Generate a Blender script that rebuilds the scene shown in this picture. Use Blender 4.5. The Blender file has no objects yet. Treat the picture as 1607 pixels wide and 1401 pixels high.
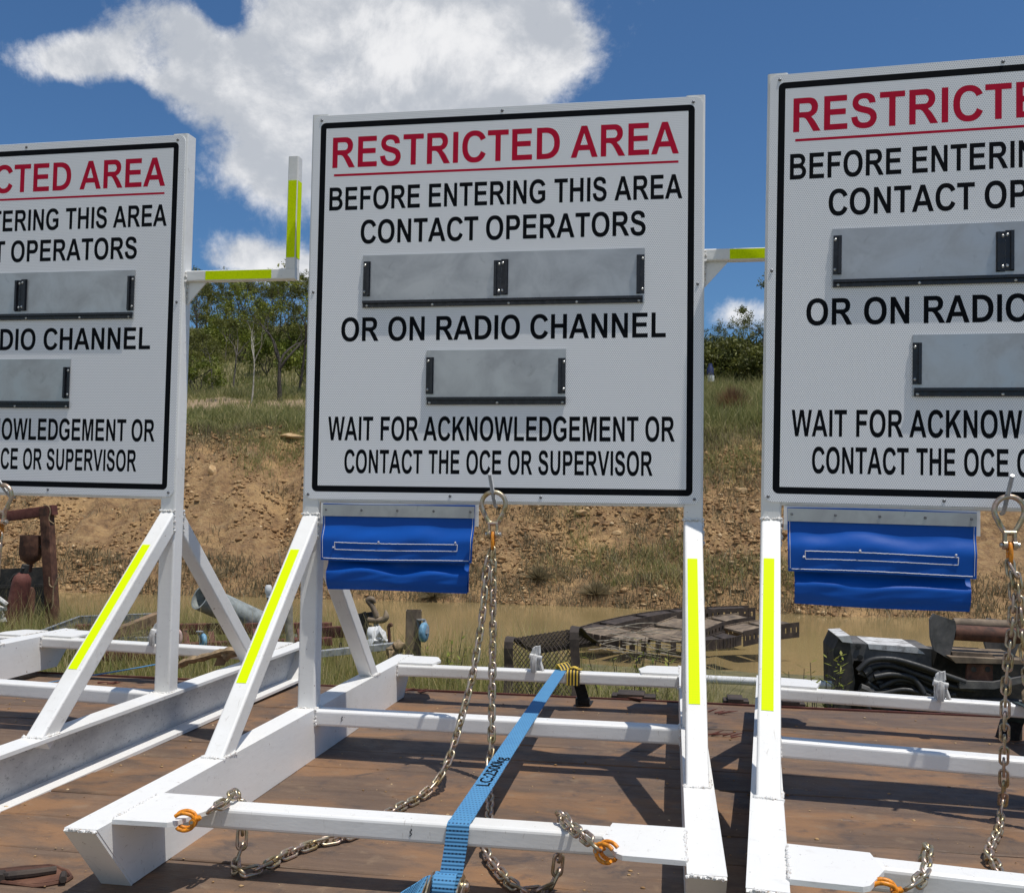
import bpy, bmesh, math, random
import numpy as np
from mathutils import Vector, Matrix
from mathutils.geometry import tessellate_polygon
PI = math.pi
S = bpy.context.scene
COL = S.collection
random.seed(7)
RNG = np.random.default_rng(11)

# ------------------------------------------------------------------ camera
CAM = Vector((0.5198, -2.8826, 0.7666))
YAW, PITCH, ROLL, FPX, PPX, PPY = 0.16264, 0.05003, -0.01541, 1539.7, 803.5, 721.2
RM = Matrix.Rotation(YAW, 3, 'Z') @ Matrix.Rotation(PITCH, 3, 'X') @ Matrix.Rotation(ROLL, 3, 'Y')
cd = bpy.data.cameras.new('camera')
cd.sensor_width = 36.0
cd.lens = FPX / 1607 * 36
cd.shift_y = (PPY - 700.5) / 1607
cd.clip_start, cd.clip_end = 0.05, 2000
cam = bpy.data.objects.new('camera', cd)
r_, f_, u_ = RM.col[0], RM.col[1], RM.col[2]
m4 = Matrix(((r_.x, u_.x, -f_.x, CAM.x), (r_.y, u_.y, -f_.y, CAM.y), (r_.z, u_.z, -f_.z, CAM.z), (0, 0, 0, 1)))
cam.matrix_world = m4
COL.objects.link(cam)
S.camera = cam


def ray(px, py):
    return RM @ Vector(((px - PPX) / FPX, 1.0, -(py - PPY) / FPX))


def at(px, py, Y):
    d = ray(px, py)
    return CAM + d * ((Y - CAM.y) / d.y)


def atz(px, py, z):
    d = ray(px, py)
    return CAM + d * ((z - CAM.z) / d.z)


# ------------------------------------------------------------------ exposure, sun, sky
S.view_settings.view_transform = 'Standard'
S.view_settings.look = 'None'
S.view_settings.exposure = 0.0
S.view_settings.gamma = 1.0
SUN = Vector((0.30, -0.125, 1.0)).normalized()
ld = bpy.data.lights.new('sun', 'SUN')
ld.energy = 3.9
ld.angle = math.radians(0.5)
ld.color = (1.0, 0.96, 0.90)
sun = bpy.data.objects.new('sun', ld)
sun.rotation_euler = SUN.to_track_quat('Z', 'Y').to_euler()
sun.location = (0, 0, 30)
COL.objects.link(sun)


class NT:
    """small helper to write node trees"""
    def __init__(s, tree):
        s.t = tree
        s.t.nodes.clear()

    def n(s, kind, props=None, **ins):
        nd = s.t.nodes.new(kind)
        for k, v in (props or {}).items():
            setattr(nd, k, v)
        for k, v in ins.items():
            key = int(k[1:]) if k[0] == '_' and k[1:].isdigit() else k.replace('_', ' ')
            s.put(nd.inputs[key], v)
        return nd

    def put(s, sock, v):
        if isinstance(v, bpy.types.NodeSocket):
            s.t.links.new(v, sock)
        elif isinstance(v, bpy.types.Node):
            s.t.links.new(v.outputs[0], sock)
        else:
            sock.default_value = v

    def m(s, op, a, b=0.0, c=0.0, clamp=False):
        return s.n('ShaderNodeMath', {'operation': op, 'use_clamp': clamp}, _0=a, _1=b, _2=c).outputs[0]

    def mr(s, v, a, b, c=0.0, d=1.0, smooth=True):
        nd = s.n('ShaderNodeMapRange', {'interpolation_type': 'SMOOTHSTEP' if smooth else 'LINEAR'})
        for i, x in enumerate((v, a, b, c, d)):
            s.put(nd.inputs[i], x)
        return nd.outputs[0]

    def mix(s, f, a, b, blend='MIX'):
        nd = s.n('ShaderNodeMix', {'data_type': 'RGBA', 'blend_type': blend})
        s.put(nd.inputs[0], f)
        for i, x in ((6, a), (7, b)):
            s.put(nd.inputs[i], x if not isinstance(x, tuple) else (x + (1.0,))[:4])
        return nd.outputs[2]

    def noise(s, vec, scale, detail=4.0, rough=0.55, dist=0.0, out=0):
        nd = s.n('ShaderNodeTexNoise', Scale=scale, Detail=detail, Roughness=rough, Distortion=dist)
        if vec is not None:
            s.put(nd.inputs['Vector'], vec)
        return nd.outputs[out]

    def mapping(s, vec, scale=(1, 1, 1), loc=(0, 0, 0), rot=(0, 0, 0)):
        return s.n('ShaderNodeMapping', Vector=vec, Scale=scale, Location=loc, Rotation=rot).outputs[0]

    def ramp(s, f, stops):
        nd = s.n('ShaderNodeValToRGB', Fac=f)
        el = nd.color_ramp.elements
        while len(el) < len(stops):
            el.new(0.5)
        for e, (p, c) in zip(el, stops):
            e.position = p
            e.color = tuple(c) + (1.0,)
        return nd.outputs[0]


W = bpy.data.worlds.new('World')
S.world = W
W.use_nodes = True
wt = NT(W.node_tree)
sky = wt.n('ShaderNodeTexSky', {'sky_type': 'NISHITA', 'sun_disc': False})
sky.sun_elevation = math.asin(SUN.z)
sky.sun_rotation = math.atan2(SUN.x, SUN.y)
sky.air_density, sky.dust_density, sky.ozone_density = 1.0, 0.4, 1.6
SKY_K = 0.10
gen = wt.n('ShaderNodeTexCoord').outputs['Generated']
warp = wt.noise(gen, 4.5, 6.0, 0.6, 0.0, 1)
w2 = wt.n('ShaderNodeVectorMath', {'operation': 'SUBTRACT'}, _0=warp, _1=(0.5, 0.5, 0.5)).outputs[0]
w3 = wt.n('ShaderNodeVectorMath', {'operation': 'MULTIPLY_ADD'}, _0=w2, _1=(0.07, 0.07, 0.07), _2=gen).outputs[0]
w4 = wt.n('ShaderNodeVectorMath', {'operation': 'NORMALIZE'}, _0=w3).outputs[0]
sx = wt.n('ShaderNodeSeparateXYZ', _0=w4)
az = wt.m('ARCTAN2', sx.outputs[0], sx.outputs[1])
el = wt.m('ARCSINE', sx.outputs[2])
# clouds: soft lobes at fixed sky directions (azimuth, elevation, half sizes in photo pixels, weight)
LOBES = [(185, 92, 100, 50, 1.0), (80, 88, 50, 28, .85), (290, 105, 85, 48, .9), (275, 35, 80, 34, .7), (40, 15, 90, 34, -.5), (30, 160, 90, 40, -.4),
         (500, 45, 120, 90, .9), (450, 170, 115, 80, 1.0), (620, 110, 150, 100, 1.0), (770, 55, 105, 80, .9),
         (870, 85, 60, 62, .8), (420, 270, 62, 48, .95), (600, -110, 330, 80, 1.0), (700, 250, 120, 70, .8),
         (350, 28, 36, 36, -.8), (205, 185, 75, 34, -.5), (930, 150, 60, 40, -.3),
         (405, 405, 70, 30, 1.0), (480, 415, 50, 24, .8), (1172, 485, 42, 26, .72), (1290, 470, 100, 45, .5),
         (-250, 330, 160, 70, .8), (700, 470, 170, 50, .7), (1900, 300, 200, 90, .9)]
# unseen cloud added behind the view to whiten the fill light (azimuth, elevation, half size in radians)
FILL_LOBES = [(2.6, .50, .45, .22), (-2.5, .55, .45, .24), (-1.7, .35, .40, .16), (-3.0, .22, .5, .15)]
tot = None
allL = []
for (px, py, rx, ry, w) in LOBES:
    d = ray(px, py).normalized()
    allL.append((math.atan2(d.x, d.y), math.asin(d.z), rx / FPX, ry / FPX, w))
for a0, e0, ra, re_, w in allL + [q + (1.0,) for q in FILL_LOBES]:
    du = wt.m('DIVIDE', wt.m('SUBTRACT', az, a0), ra)
    dv = wt.m('DIVIDE', wt.m('SUBTRACT', el, e0), re_)
    q = wt.m('ADD', wt.m('MULTIPLY', du, du), wt.m('MULTIPLY', dv, dv))
    g = wt.m('MULTIPLY', wt.m('EXPONENT', wt.m('MULTIPLY', q, -0.8)), w)
    tot = g if tot is None else wt.m('ADD', tot, g)
fb = wt.noise(gen, 8.0, 14.0, 0.68, 0.25)
fb2 = wt.noise(gen, 26.0, 10.0, 0.68, 0.3)
dens = wt.m('ADD', wt.m('MINIMUM', tot, 1.15), wt.m('ADD', wt.m('MULTIPLY', wt.m('SUBTRACT', fb, 0.5), 1.9),
                                  wt.m('MULTIPLY', wt.m('SUBTRACT', fb2, 0.5), 0.9)))
mask = wt.mr(dens, 0.26, 0.98)
fbs = wt.noise(wt.mapping(gen, loc=(0.006, 0.0, 0.016)), 8.0, 14.0, 0.68, 0.25)
fbl = wt.noise(gen, 5.0, 5.0, 0.5)
fbl2 = wt.noise(wt.mapping(gen, loc=(0.010, 0.0, 0.030)), 5.0, 5.0, 0.5)
relief = wt.m('ADD', wt.m('MULTIPLY', wt.m('SUBTRACT', fb, fbs), 1.4), wt.m('MULTIPLY', wt.m('SUBTRACT', fbl, fbl2), 2.6))
lit = wt.mr(wt.m('SUBTRACT', wt.m('ADD', relief, 0.36), wt.m('MULTIPLY', dens, 0.14)), -0.05, 0.50)
ccol = wt.mix(lit, (0.52, 0.55, 0.60), (0.90, 0.90, 0.91))
skyc = wt.n('ShaderNodeVectorMath', {'operation': 'SCALE'}, _0=sky, Scale=SKY_K).outputs[0]
skyc = wt.mix(1.0, skyc, (0.46, 0.70, 0.92), 'MULTIPLY')
allc = wt.mix(wt.m('MULTIPLY', mask, 0.96), skyc, ccol)
bg = wt.n('ShaderNodeBackground', Color=allc, Strength=1.0)
wt.n('ShaderNodeOutputWorld', Surface=bg)


# ------------------------------------------------------------------ materials
MAT = {}


def mat(name, build):
    m = bpy.data.materials.new(name)
    m.use_nodes = True
    t = NT(m.node_tree)
    out = t.n('ShaderNodeOutputMaterial')
    b = t.n('ShaderNodeBsdfPrincipled')
    t.t.links.new(b.outputs[0], out.inputs[0])
    t.out = out
    t.b = b
    build(t, b)
    MAT[name] = m
    return m


def setp(t, b, col=None, rough=None, metal=None, bump=None, dist=0.002, strength=0.5, spec=None):
    if col is not None:
        t.put(b.inputs['Base Color'], col if not isinstance(col, tuple) else (col + (1.0,))[:4])
    if rough is not None:
        t.put(b.inputs['Roughness'], rough)
    if metal is not None:
        t.put(b.inputs['Metallic'], metal)
    if spec is not None:
        t.put(b.inputs['Specular IOR Level'], spec)
    if bump is not None:
        bn = t.n('ShaderNodeBump', Height=bump, Distance=dist, Strength=strength)
        t.put(b.inputs['Normal'], bn)


def objc(t):
    return t.n('ShaderNodeTexCoord').outputs['Object']


def f_white(t, b):
    o = objc(t)
    n = t.noise(o, 3.0, 5, .6)
    n2 = t.noise(t.mapping(o, scale=(1, 1, 3)), 26.0, 4, .6)
    sp = t.noise(o, 120.0, 2, .5)
    c = t.mix(t.mr(n, .40, .75), (.82, .81, .78), (.72, .705, .665))
    c = t.mix(t.m('MULTIPLY', t.mr(n2, .60, .75), .25), c, (.52, .49, .44))
    c = t.mix(t.m('MULTIPLY', t.mr(sp, .735, .77), .7), c, (.28, .25, .22))
    # scuffs, chips and grubby patches
    sc = t.noise(t.mapping(o, scale=(6, 1.2, 1.2), rot=(.3, .2, .5)), 24.0, 3, .6, 1.5)
    c = t.mix(t.m('MULTIPLY', t.m('MULTIPLY', t.mr(sc, .63, .70), t.mr(n, .42, .6)), .55), c, (.40, .36, .31))
    ch_ = t.noise(o, 46.0, 5, .75)
    c = t.mix(t.m('MULTIPLY', t.mr(ch_, .675, .70), .9), c, (.20, .115, .07))
    big = t.noise(o, 1.6, 5, .65)
    c = t.mix(t.m('MULTIPLY', t.mr(big, .5, .72), .35), c, (.60, .56, .49))
    orange = t.noise(o, 420.0, 2, .5)
    setp(t, b, c, t.mr(n, .3, .7, .28, .55), 0, t.m('ADD', t.m('MULTIPLY', orange, .12), t.m('ADD', n2, t.m('MULTIPLY', n, .5))), .001, .4)


mat('white_paint', f_white)


def f_recess(t, b):
    o = objc(t)
    n = t.noise(t.mapping(o, scale=(1, .5, 1)), 9.0, 5, .65)
    sp = t.noise(t.mapping(o, scale=(1, .6, 1)), 120.0, 4, .75)
    c = t.mix(t.mr(n, .35, .7), (.62, .62, .60), (.40, .40, .40))
    c = t.mix(t.m('MULTIPLY', t.mr(sp, .56, .68), .8), c, (.14, .14, .15))
    setp(t, b, c, .6, 0, sp, .001, .5)


mat('rough_overspray_paint', f_recess)


def f_weld(t, b):
    n = t.noise(objc(t), 220.0, 3, .6)
    setp(t, b, t.mix(t.mr(n, .5, .72), (.72, .71, .68), (.34, .23, .15)), .45, 0, n, .002, .6)


mat('painted_weld', f_weld)


def f_sheet(t, b):
    # honeycomb reflective sheeting: two offset rectangular lattices of small dark cells
    o = objc(t)
    s = t.n('ShaderNodeSeparateXYZ', _0=o)
    P = 0.0060
    def cell(ox, oz):
        fx = t.m('SUBTRACT', t.m('FRACT', t.m('ADD', t.m('DIVIDE', s.outputs[0], P), ox)), .5)
        fz = t.m('MULTIPLY', t.m('SUBTRACT', t.m('FRACT', t.m('ADD', t.m('DIVIDE', s.outputs[2], P * 1.732), oz)), .5), 1.732)
        return t.m('SQRT', t.m('ADD', t.m('MULTIPLY', fx, fx), t.m('MULTIPLY', fz, fz)))
    d = t.m('MINIMUM', cell(0, 0), cell(.5, .5))
    k = t.mr(d, .16, .34)
    big = t.noise(o, 2.2, 4, .6)
    c = t.mix(k, (.50, .50, .52), (.87, .87, .87))
    c = t.mix(t.m('MULTIPLY', t.mr(big, .4, .75), .25), c, (.76, .76, .77))
    setp(t, b, c, t.mr(d, .2, .5, .42, .3), 0, d, .0006, .15)


mat('honeycomb_reflective_sheet', f_sheet)


def simple(name, col, rough, metal=0.0, ns=30, var=.25, bump=.3, spec=None, dist=.001):
    def f(t, b):
        o = objc(t)
        n = t.noise(o, ns, 4, .6)
        dk = tuple(x * (1 - var) for x in col)
        c = t.mix(t.mr(n, .35, .7), tuple(min(1, x * (1 + var * .4)) for x in col), dk)
        setp(t, b, c, t.mr(n, .3, .7, max(.02, rough - .07), rough + .1), metal, n, dist, bump, spec)
    return mat(name, f)


simple('black_vinyl', (.005, .006, .008), .55, var=.1, bump=.0, spec=.06)
simple('red_vinyl', (.50, .008, .038), .55, var=.08, bump=.0, spec=.08)


def f_tape(t, b):
    o = objc(t)
    s = t.n('ShaderNodeTexVoronoi', {'feature': 'DISTANCE_TO_EDGE'}, Vector=o, Scale=190.0, Randomness=.25)
    c = t.mix(t.mr(s.outputs[0], .01, .07), (.60, .78, .0), (.70, .87, .0))
    setp(t, b, c, .6, spec=.08)


mat('fluorescent_tape', f_tape)


def f_plate(t, b):
    o = objc(t)
    n = t.noise(o, 7.0, 6, .65, .6)
    sm = t.noise(t.mapping(o, scale=(1, 1, .7)), 22.0, 4, .6, 1.2)
    c = t.mix(t.mr(n, .35, .7), (.50, .50, .49), (.40, .40, .40))
    c = t.mix(t.m('MULTIPLY', t.mr(sm, .60, .74), .45), c, (.27, .265, .26))
    setp(t, b, c, t.mr(n, .3, .7, .30, .46), .65, n, .0008, .2)


mat('brushed_aluminium_plate', f_plate)
simple('black_extrusion', (.009, .010, .014), .30, var=.2, ns=60, bump=.05)
simple('zinc_screw', (.50, .50, .48), .35, .85, var=.3)
simple('dark_screw', (.20, .20, .21), .4, .7, var=.3)


def f_pvc(t, b):
    o = objc(t)
    n = t.noise(o, 5.0, 4, .5)
    w = t.noise(o, 300.0, 2, .5)
    setp(t, b, t.mix(n, (.002, .062, .31), (.003, .088, .42)), .45, 0, t.m('ADD', t.m('MULTIPLY', n, 2.0), t.m('MULTIPLY', w, .05)), .004, .3, spec=.22)


mat('blue_pvc_canvas', f_pvc)
simple('white_thread', (.70, .70, .72), .8, var=.1)


def f_chain(t, b):
    o = t.n('ShaderNodeTexCoord').outputs['Object']
    oi = t.n('ShaderNodeObjectInfo')
    n = t.noise(o, 60.0, 3, .6)
    hue = t.noise(t.n('ShaderNodeNewGeometry').outputs['Position'], 26.0, 2, .5)
    c = t.ramp(hue, [(.30, (.40, .29, .14)), (.45, (.50, .44, .32)), (.55, (.52, .38, .32)), (.66, (.42, .38, .22)), (.8, (.44, .29, .15))])
    c = t.mix(t.m('MULTIPLY', t.mr(n, .58, .72), .6), c, (.13, .09, .06))
    setp(t, b, c, t.mr(n, .3, .7, .26, .5), .85, n, .0006, .3)


mat('yellow_zinc_steel', f_chain)
simple('orange_hook_paint', (.75, .26, .012), .42, var=.45, ns=90, bump=.4)


def f_strap(t, b):
    uv = t.n('ShaderNodeTexCoord').outputs['UV']
    s = t.n('ShaderNodeSeparateXYZ', _0=uv)
    rib = t.m('SINE', t.m('MULTIPLY', s.outputs[1], 2 * PI / .0072))
    row = t.m('FLOOR', t.m('DIVIDE', s.outputs[1], .0144))
    sh = t.m('MULTIPLY', t.m('MODULO', row, 2.0), .5)
    dx = t.m('ABSOLUTE', t.m('SUBTRACT', t.m('FRACT', t.m('ADD', t.m('DIVIDE', s.outputs[0], .0075), sh)), .5))
    dy = t.m('ABSOLUTE', t.m('SUBTRACT', t.m('FRACT', t.m('DIVIDE', s.outputs[1], .0144)), .5))
    dash = t.m('MULTIPLY', t.m('LESS_THAN', dx, .24), t.m('LESS_THAN', dy, .12))
    n = t.noise(objc(t), 14.0, 4, .6)
    c = t.mix(n, (.060, .22, .44), (.095, .30, .51))
    c = t.mix(t.m('MULTIPLY', dash, .85), c, (.012, .045, .11))
    setp(t, b, c, .75, 0, rib, .0008, .6)


mat('blue_webbing', f_strap)


def f_deck(t, b):
    o = t.n('ShaderNodeNewGeometry').outputs['Position']
    oi = t.n('ShaderNodeObjectInfo')
    gr = t.noise(t.mapping(o, scale=(.9, 7, 1)), 3.6, 7, .64, .4)
    fine = t.noise(t.mapping(o, scale=(2.2, 30, 1)), 9.0, 4, .6)
    pat = t.noise(t.mapping(o, scale=(1, 1.8, 1), loc=(3.2, 1.1, 0)), 2.6, 6, .62, .5)
    blot = t.noise(o, 11.0, 5, .65)
    c = t.ramp(gr, [(.26, (.085, .053, .036)), (.46, (.150, .094, .060)), (.60, (.19, .122, .078)), (.78, (.245, .163, .106))])
    c = t.mix(.45, c, (.135, .088, .058))
    c = t.mix(t.m('MULTIPLY', t.mr(pat, .44, .66), .75), c, (.29, .150, .066))
    scr = t.noise(t.mapping(o, scale=(1.5, 22, 1), rot=(0, 0, .35)), 7.0, 3, .6, .8)
    c = t.mix(t.m('MULTIPLY', t.mr(scr, .66, .72), .35), c, (.33, .26, .19))
    blk = t.noise(t.mapping(o, loc=(7, 2, 0)), 4.5, 7, .72, .7)
    c = t.mix(t.m('MULTIPLY', t.mr(blk, .55, .68), .75), c, (.052, .043, .042))
    c = t.mix(t.m('MULTIPLY', t.mr(blot, .56, .70), .6), c, (.24, .165, .105))
    c = t.mix(t.m('MULTIPLY', t.mr(blot, .44, .30), .6), c, (.075, .058, .050))
    c = t.mix(t.m('MULTIPLY', t.mr(fine, .40, .25), .45), c, (.05, .036, .028))
    hsv = t.n('ShaderNodeHueSaturation', Color=c)
    t.put(hsv.inputs['Value'], t.m('MULTIPLY_ADD', oi.outputs['Random'], .22, .86))
    setp(t, b, hsv, t.mr(blot, .3, .7, .55, .8), 0, t.m('ADD', fine, gr), .004, .5)


mat('weathered_deck_timber', f_deck)


def f_rust(dark, mid, light, ns=9.0):
    def f(t, b):
        o = objc(t)
        n = t.noise(o, ns, 8, .68, .3)
        n2 = t.noise(t.mapping(o, scale=(1, 1, .25)), ns * 3, 4, .6)
        c = t.ramp(n, [(.3, dark), (.5, mid), (.72, light)])
        c = t.mix(t.m('MULTIPLY', t.mr(n2, .55, .75), .4), c, dark)
        setp(t, b, c, .8, 0, n2, .004, .5)
    return f


mat('brown_rust', f_rust((.035, .017, .011), (.105, .042, .024), (.20, .095, .055)))
mat('red_oxide', f_rust((.05, .015, .012), (.125, .036, .026), (.19, .075, .055)))
mat('dark_rust', f_rust((.018, .014, .012), (.05, .036, .028), (.105, .075, .055)))
mat('muddy_steel', f_rust((.05, .04, .03), (.19, .14, .095), (.33, .25, .165), 5.0))
mat('black_machine_paint', f_rust((.010, .010, .010), (.030, .029, .027), (.085, .072, .058), 7.0))
mat('grey_machine_paint', f_rust((.035, .033, .03), (.11, .105, .10), (.20, .185, .165), 6.0))
mat('flaking_white_paint', f_rust((.12, .10, .085), (.55, .54, .52), (.70, .70, .68), 12.0))
simple('galvanised_steel', (.42, .43, .43), .45, .5, ns=18, var=.4)
simple('grey_pvc_pipe', (.30, .32, .30), .55, ns=10, var=.4)
simple('rubber_hose', (.022, .022, .022), .5, ns=30, var=.4)
simple('pale_blue_wheel', (.16, .33, .46), .5, var=.3)
simple('white_plastic', (.72, .72, .70), .5, var=.15)
simple('tan_cloth', (.29, .205, .115), .9, ns=40, var=.45, bump=.8, dist=.004)
simple('dark_green_webbing', (.022, .040, .040), .8, ns=60, var=.4)
simple('black_webbing', (.008, .009, .011), .8, ns=60, var=.4)  # the rubber block's own black; on the strap end it paints shade


def f_sleeve(t, b):
    uv = t.n('ShaderNodeTexCoord').outputs['UV']
    s = t.n('ShaderNodeSeparateXYZ', _0=uv)
    a = t.m('GREATER_THAN', t.m('FRACT', t.m('DIVIDE', s.outputs[0], .0125)), .45)
    low = t.m('MULTIPLY', t.m('GREATER_THAN', s.outputs[1], .036), t.m('LESS_THAN', s.outputs[1], .2))
    gap = t.m('GREATER_THAN', t.m('ABSOLUTE', t.m('SUBTRACT', s.outputs[1], .072)), .004)
    c = t.mix(t.m('MULTIPLY', t.m('MULTIPLY', a, low), gap), (.62, .42, .05), (.015, .014, .012))
    setp(t, b, c, .7)


mat('yellow_sleeve', f_sleeve)
simple('weathered_wood', (.23, .15, .085), .85, ns=12, var=.5, bump=.6, dist=.004)
simple('plank_grey_wood', (.30, .27, .22), .85, ns=12, var=.4, bump=.6, dist=.004)
simple('dark_bark', (.055, .045, .036), .9, ns=14, var=.5, bump=.8, dist=.02)
simple('pale_bark', (.42, .38, .32), .8, ns=8, var=.5, bump=.5, dist=.01)
simple('grey_bark', (.13, .11, .09), .9, ns=10, var=.5, bump=.7, dist=.02)


def f_leaf(stops, trans=.25):
    def f(t, b):
        a = t.n('ShaderNodeAttribute', {'attribute_name': 'tint'})
        oi = t.n('ShaderNodeObjectInfo')
        v = t.m('ADD', a.outputs['Fac'], t.m('MULTIPLY', t.m('SUBTRACT', oi.outputs['Random'], .5), .35))
        c = t.ramp(v, stops)
        setp(t, b, c, .55, spec=.25)
        tr = t.n('ShaderNodeBsdfTranslucent', Color=c)
        mx = t.n('ShaderNodeMixShader', _0=trans, _1=b, _2=tr)
        t.t.links.new(mx.outputs[0], t.out.inputs[0])
    return f


mat('olive_leaf', f_leaf([(.0, (.055, .058, .014)), (.35, (.105, .112, .024)), (.7, (.175, .18, .036)), (1., (.25, .235, .06))]))
mat('bright_leaf', f_leaf([(.0, (.06, .08, .012)), (.4, (.14, .17, .022)), (.75, (.22, .24, .034)), (1., (.30, .29, .07))]))
mat('grass_blade', f_leaf([(.0, (.09, .125, .028)), (.25, (.21, .26, .06)), (.5, (.38, .36, .115)), (.75, (.53, .43, .18)), (1., (.70, .58, .31))], .5))
mat('dry_grass_blade', f_leaf([(.0, (.11, .095, .055)), (.4, (.23, .19, .105)), (.75, (.34, .27, .155)), (1., (.45, .36, .22))], .3))
mat('plateau_grass_blade', f_leaf([(.0, (.13, .15, .045)), (.35, (.27, .275, .095)), (.65, (.42, .37, .165)), (1., (.58, .47, .26))], .45))
mat('red_bush_twig', f_leaf([(.0, (.10, .06, .03)), (.5, (.27, .15, .08)), (1., (.40, .25, .14))], .3))


def f_ground(t, b):
    o = t.n('ShaderNodeNewGeometry').outputs['Position']
    s = t.n('ShaderNodeSeparateXYZ', _0=o)
    n1 = t.noise(t.mapping(o, scale=(1, 1, 1.6)), .55, 6, .62)
    n2 = t.noise(o, 3.2, 6, .68)
    n3 = t.noise(o, 17.0, 5, .7)
    vo = t.n('ShaderNodeTexVoronoi', Vector=o, Scale=11.0)
    c = t.ramp(n2, [(.3, (.15, .082, .034)), (.46, (.33, .190, .080)), (.60, (.44, .275, .118)), (.78, (.54, .37, .18))])
    c = t.mix(t.m('MULTIPLY', t.mr(n1, .52, .64), .85), c, (.56, .345, .145))
    c = t.mix(t.m('MULTIPLY', t.mr(n1, .42, .28), .55), c, (.22, .165, .095))
    c = t.mix(t.m('MULTIPLY', t.mr(n3, .55, .72), .5), c, (.42, .33, .22))
    c = t.mix(t.m('MULTIPLY', t.mr(n3, .45, .28), .6), c, (.075, .05, .034))
    c = t.mix(t.m('MULTIPLY', vo.outputs['Distance'], .35), c, (.09, .06, .04))
    # grass-stained soil on the flat above the bank and beside the deck
    up = t.mr(s.outputs[2], 2.6, 3.5)
    near = t.mr(s.outputs[1], 13.0, 10.0)
    gcol = t.ramp(n2, [(.3, (.10, .105, .04)), (.55, (.20, .185, .08)), (.8, (.31, .26, .13))])
    c = t.mix(t.m('MULTIPLY', t.m('MAXIMUM', up, near), .85), c, gcol)
    # bare track along the flat
    tr = t.m('MULTIPLY', t.mr(t.m('ABSOLUTE', t.m('SUBTRACT', t.m('ADD', s.outputs[1], t.m('MULTIPLY', n1, 2.0)), 39.3)), 3.6, 2.2), .85)
    c = t.mix(tr, c, (.42, .29, .18))
    setp(t, b, c, .9, 0, t.m('ADD', n3, t.m('MULTIPLY', n2, 2.0)), .10, .8)


mat('gravel_soil', f_ground)


def f_rock(t, b):
    a = t.n('ShaderNodeAttribute', {'attribute_name': 'tint'})
    c = t.ramp(a.outputs['Fac'], [(.0, (.15, .080, .034)), (.4, (.31, .178, .076)), (.7, (.45, .285, .132)), (1., (.62, .47, .28))])
    n = t.noise(t.n('ShaderNodeNewGeometry').outputs['Position'], 40.0, 3, .6)
    setp(t, b, c, .9, 0, n, .01, .5)


mat('bank_stone', f_rock)


def f_water(t, b):
    o = t.n('ShaderNodeNewGeometry').outputs['Position']
    n = t.noise(t.mapping(o, scale=(1, 2.2, 1)), 2.2, 3, .5)
    n0 = t.noise(o, .25, 3, .5)
    c = t.mix(t.mr(n0, .35, .7), (.30, .215, .095), (.25, .185, .085))
    setp(t, b, c, .10, 0, n, .02, .10, spec=.4)
    b.inputs['IOR'].default_value = 1.33


mat('muddy_water', f_water)
simple('tyre_rubber', (.02, .02, .02), .8, ns=20, var=.3)


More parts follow.
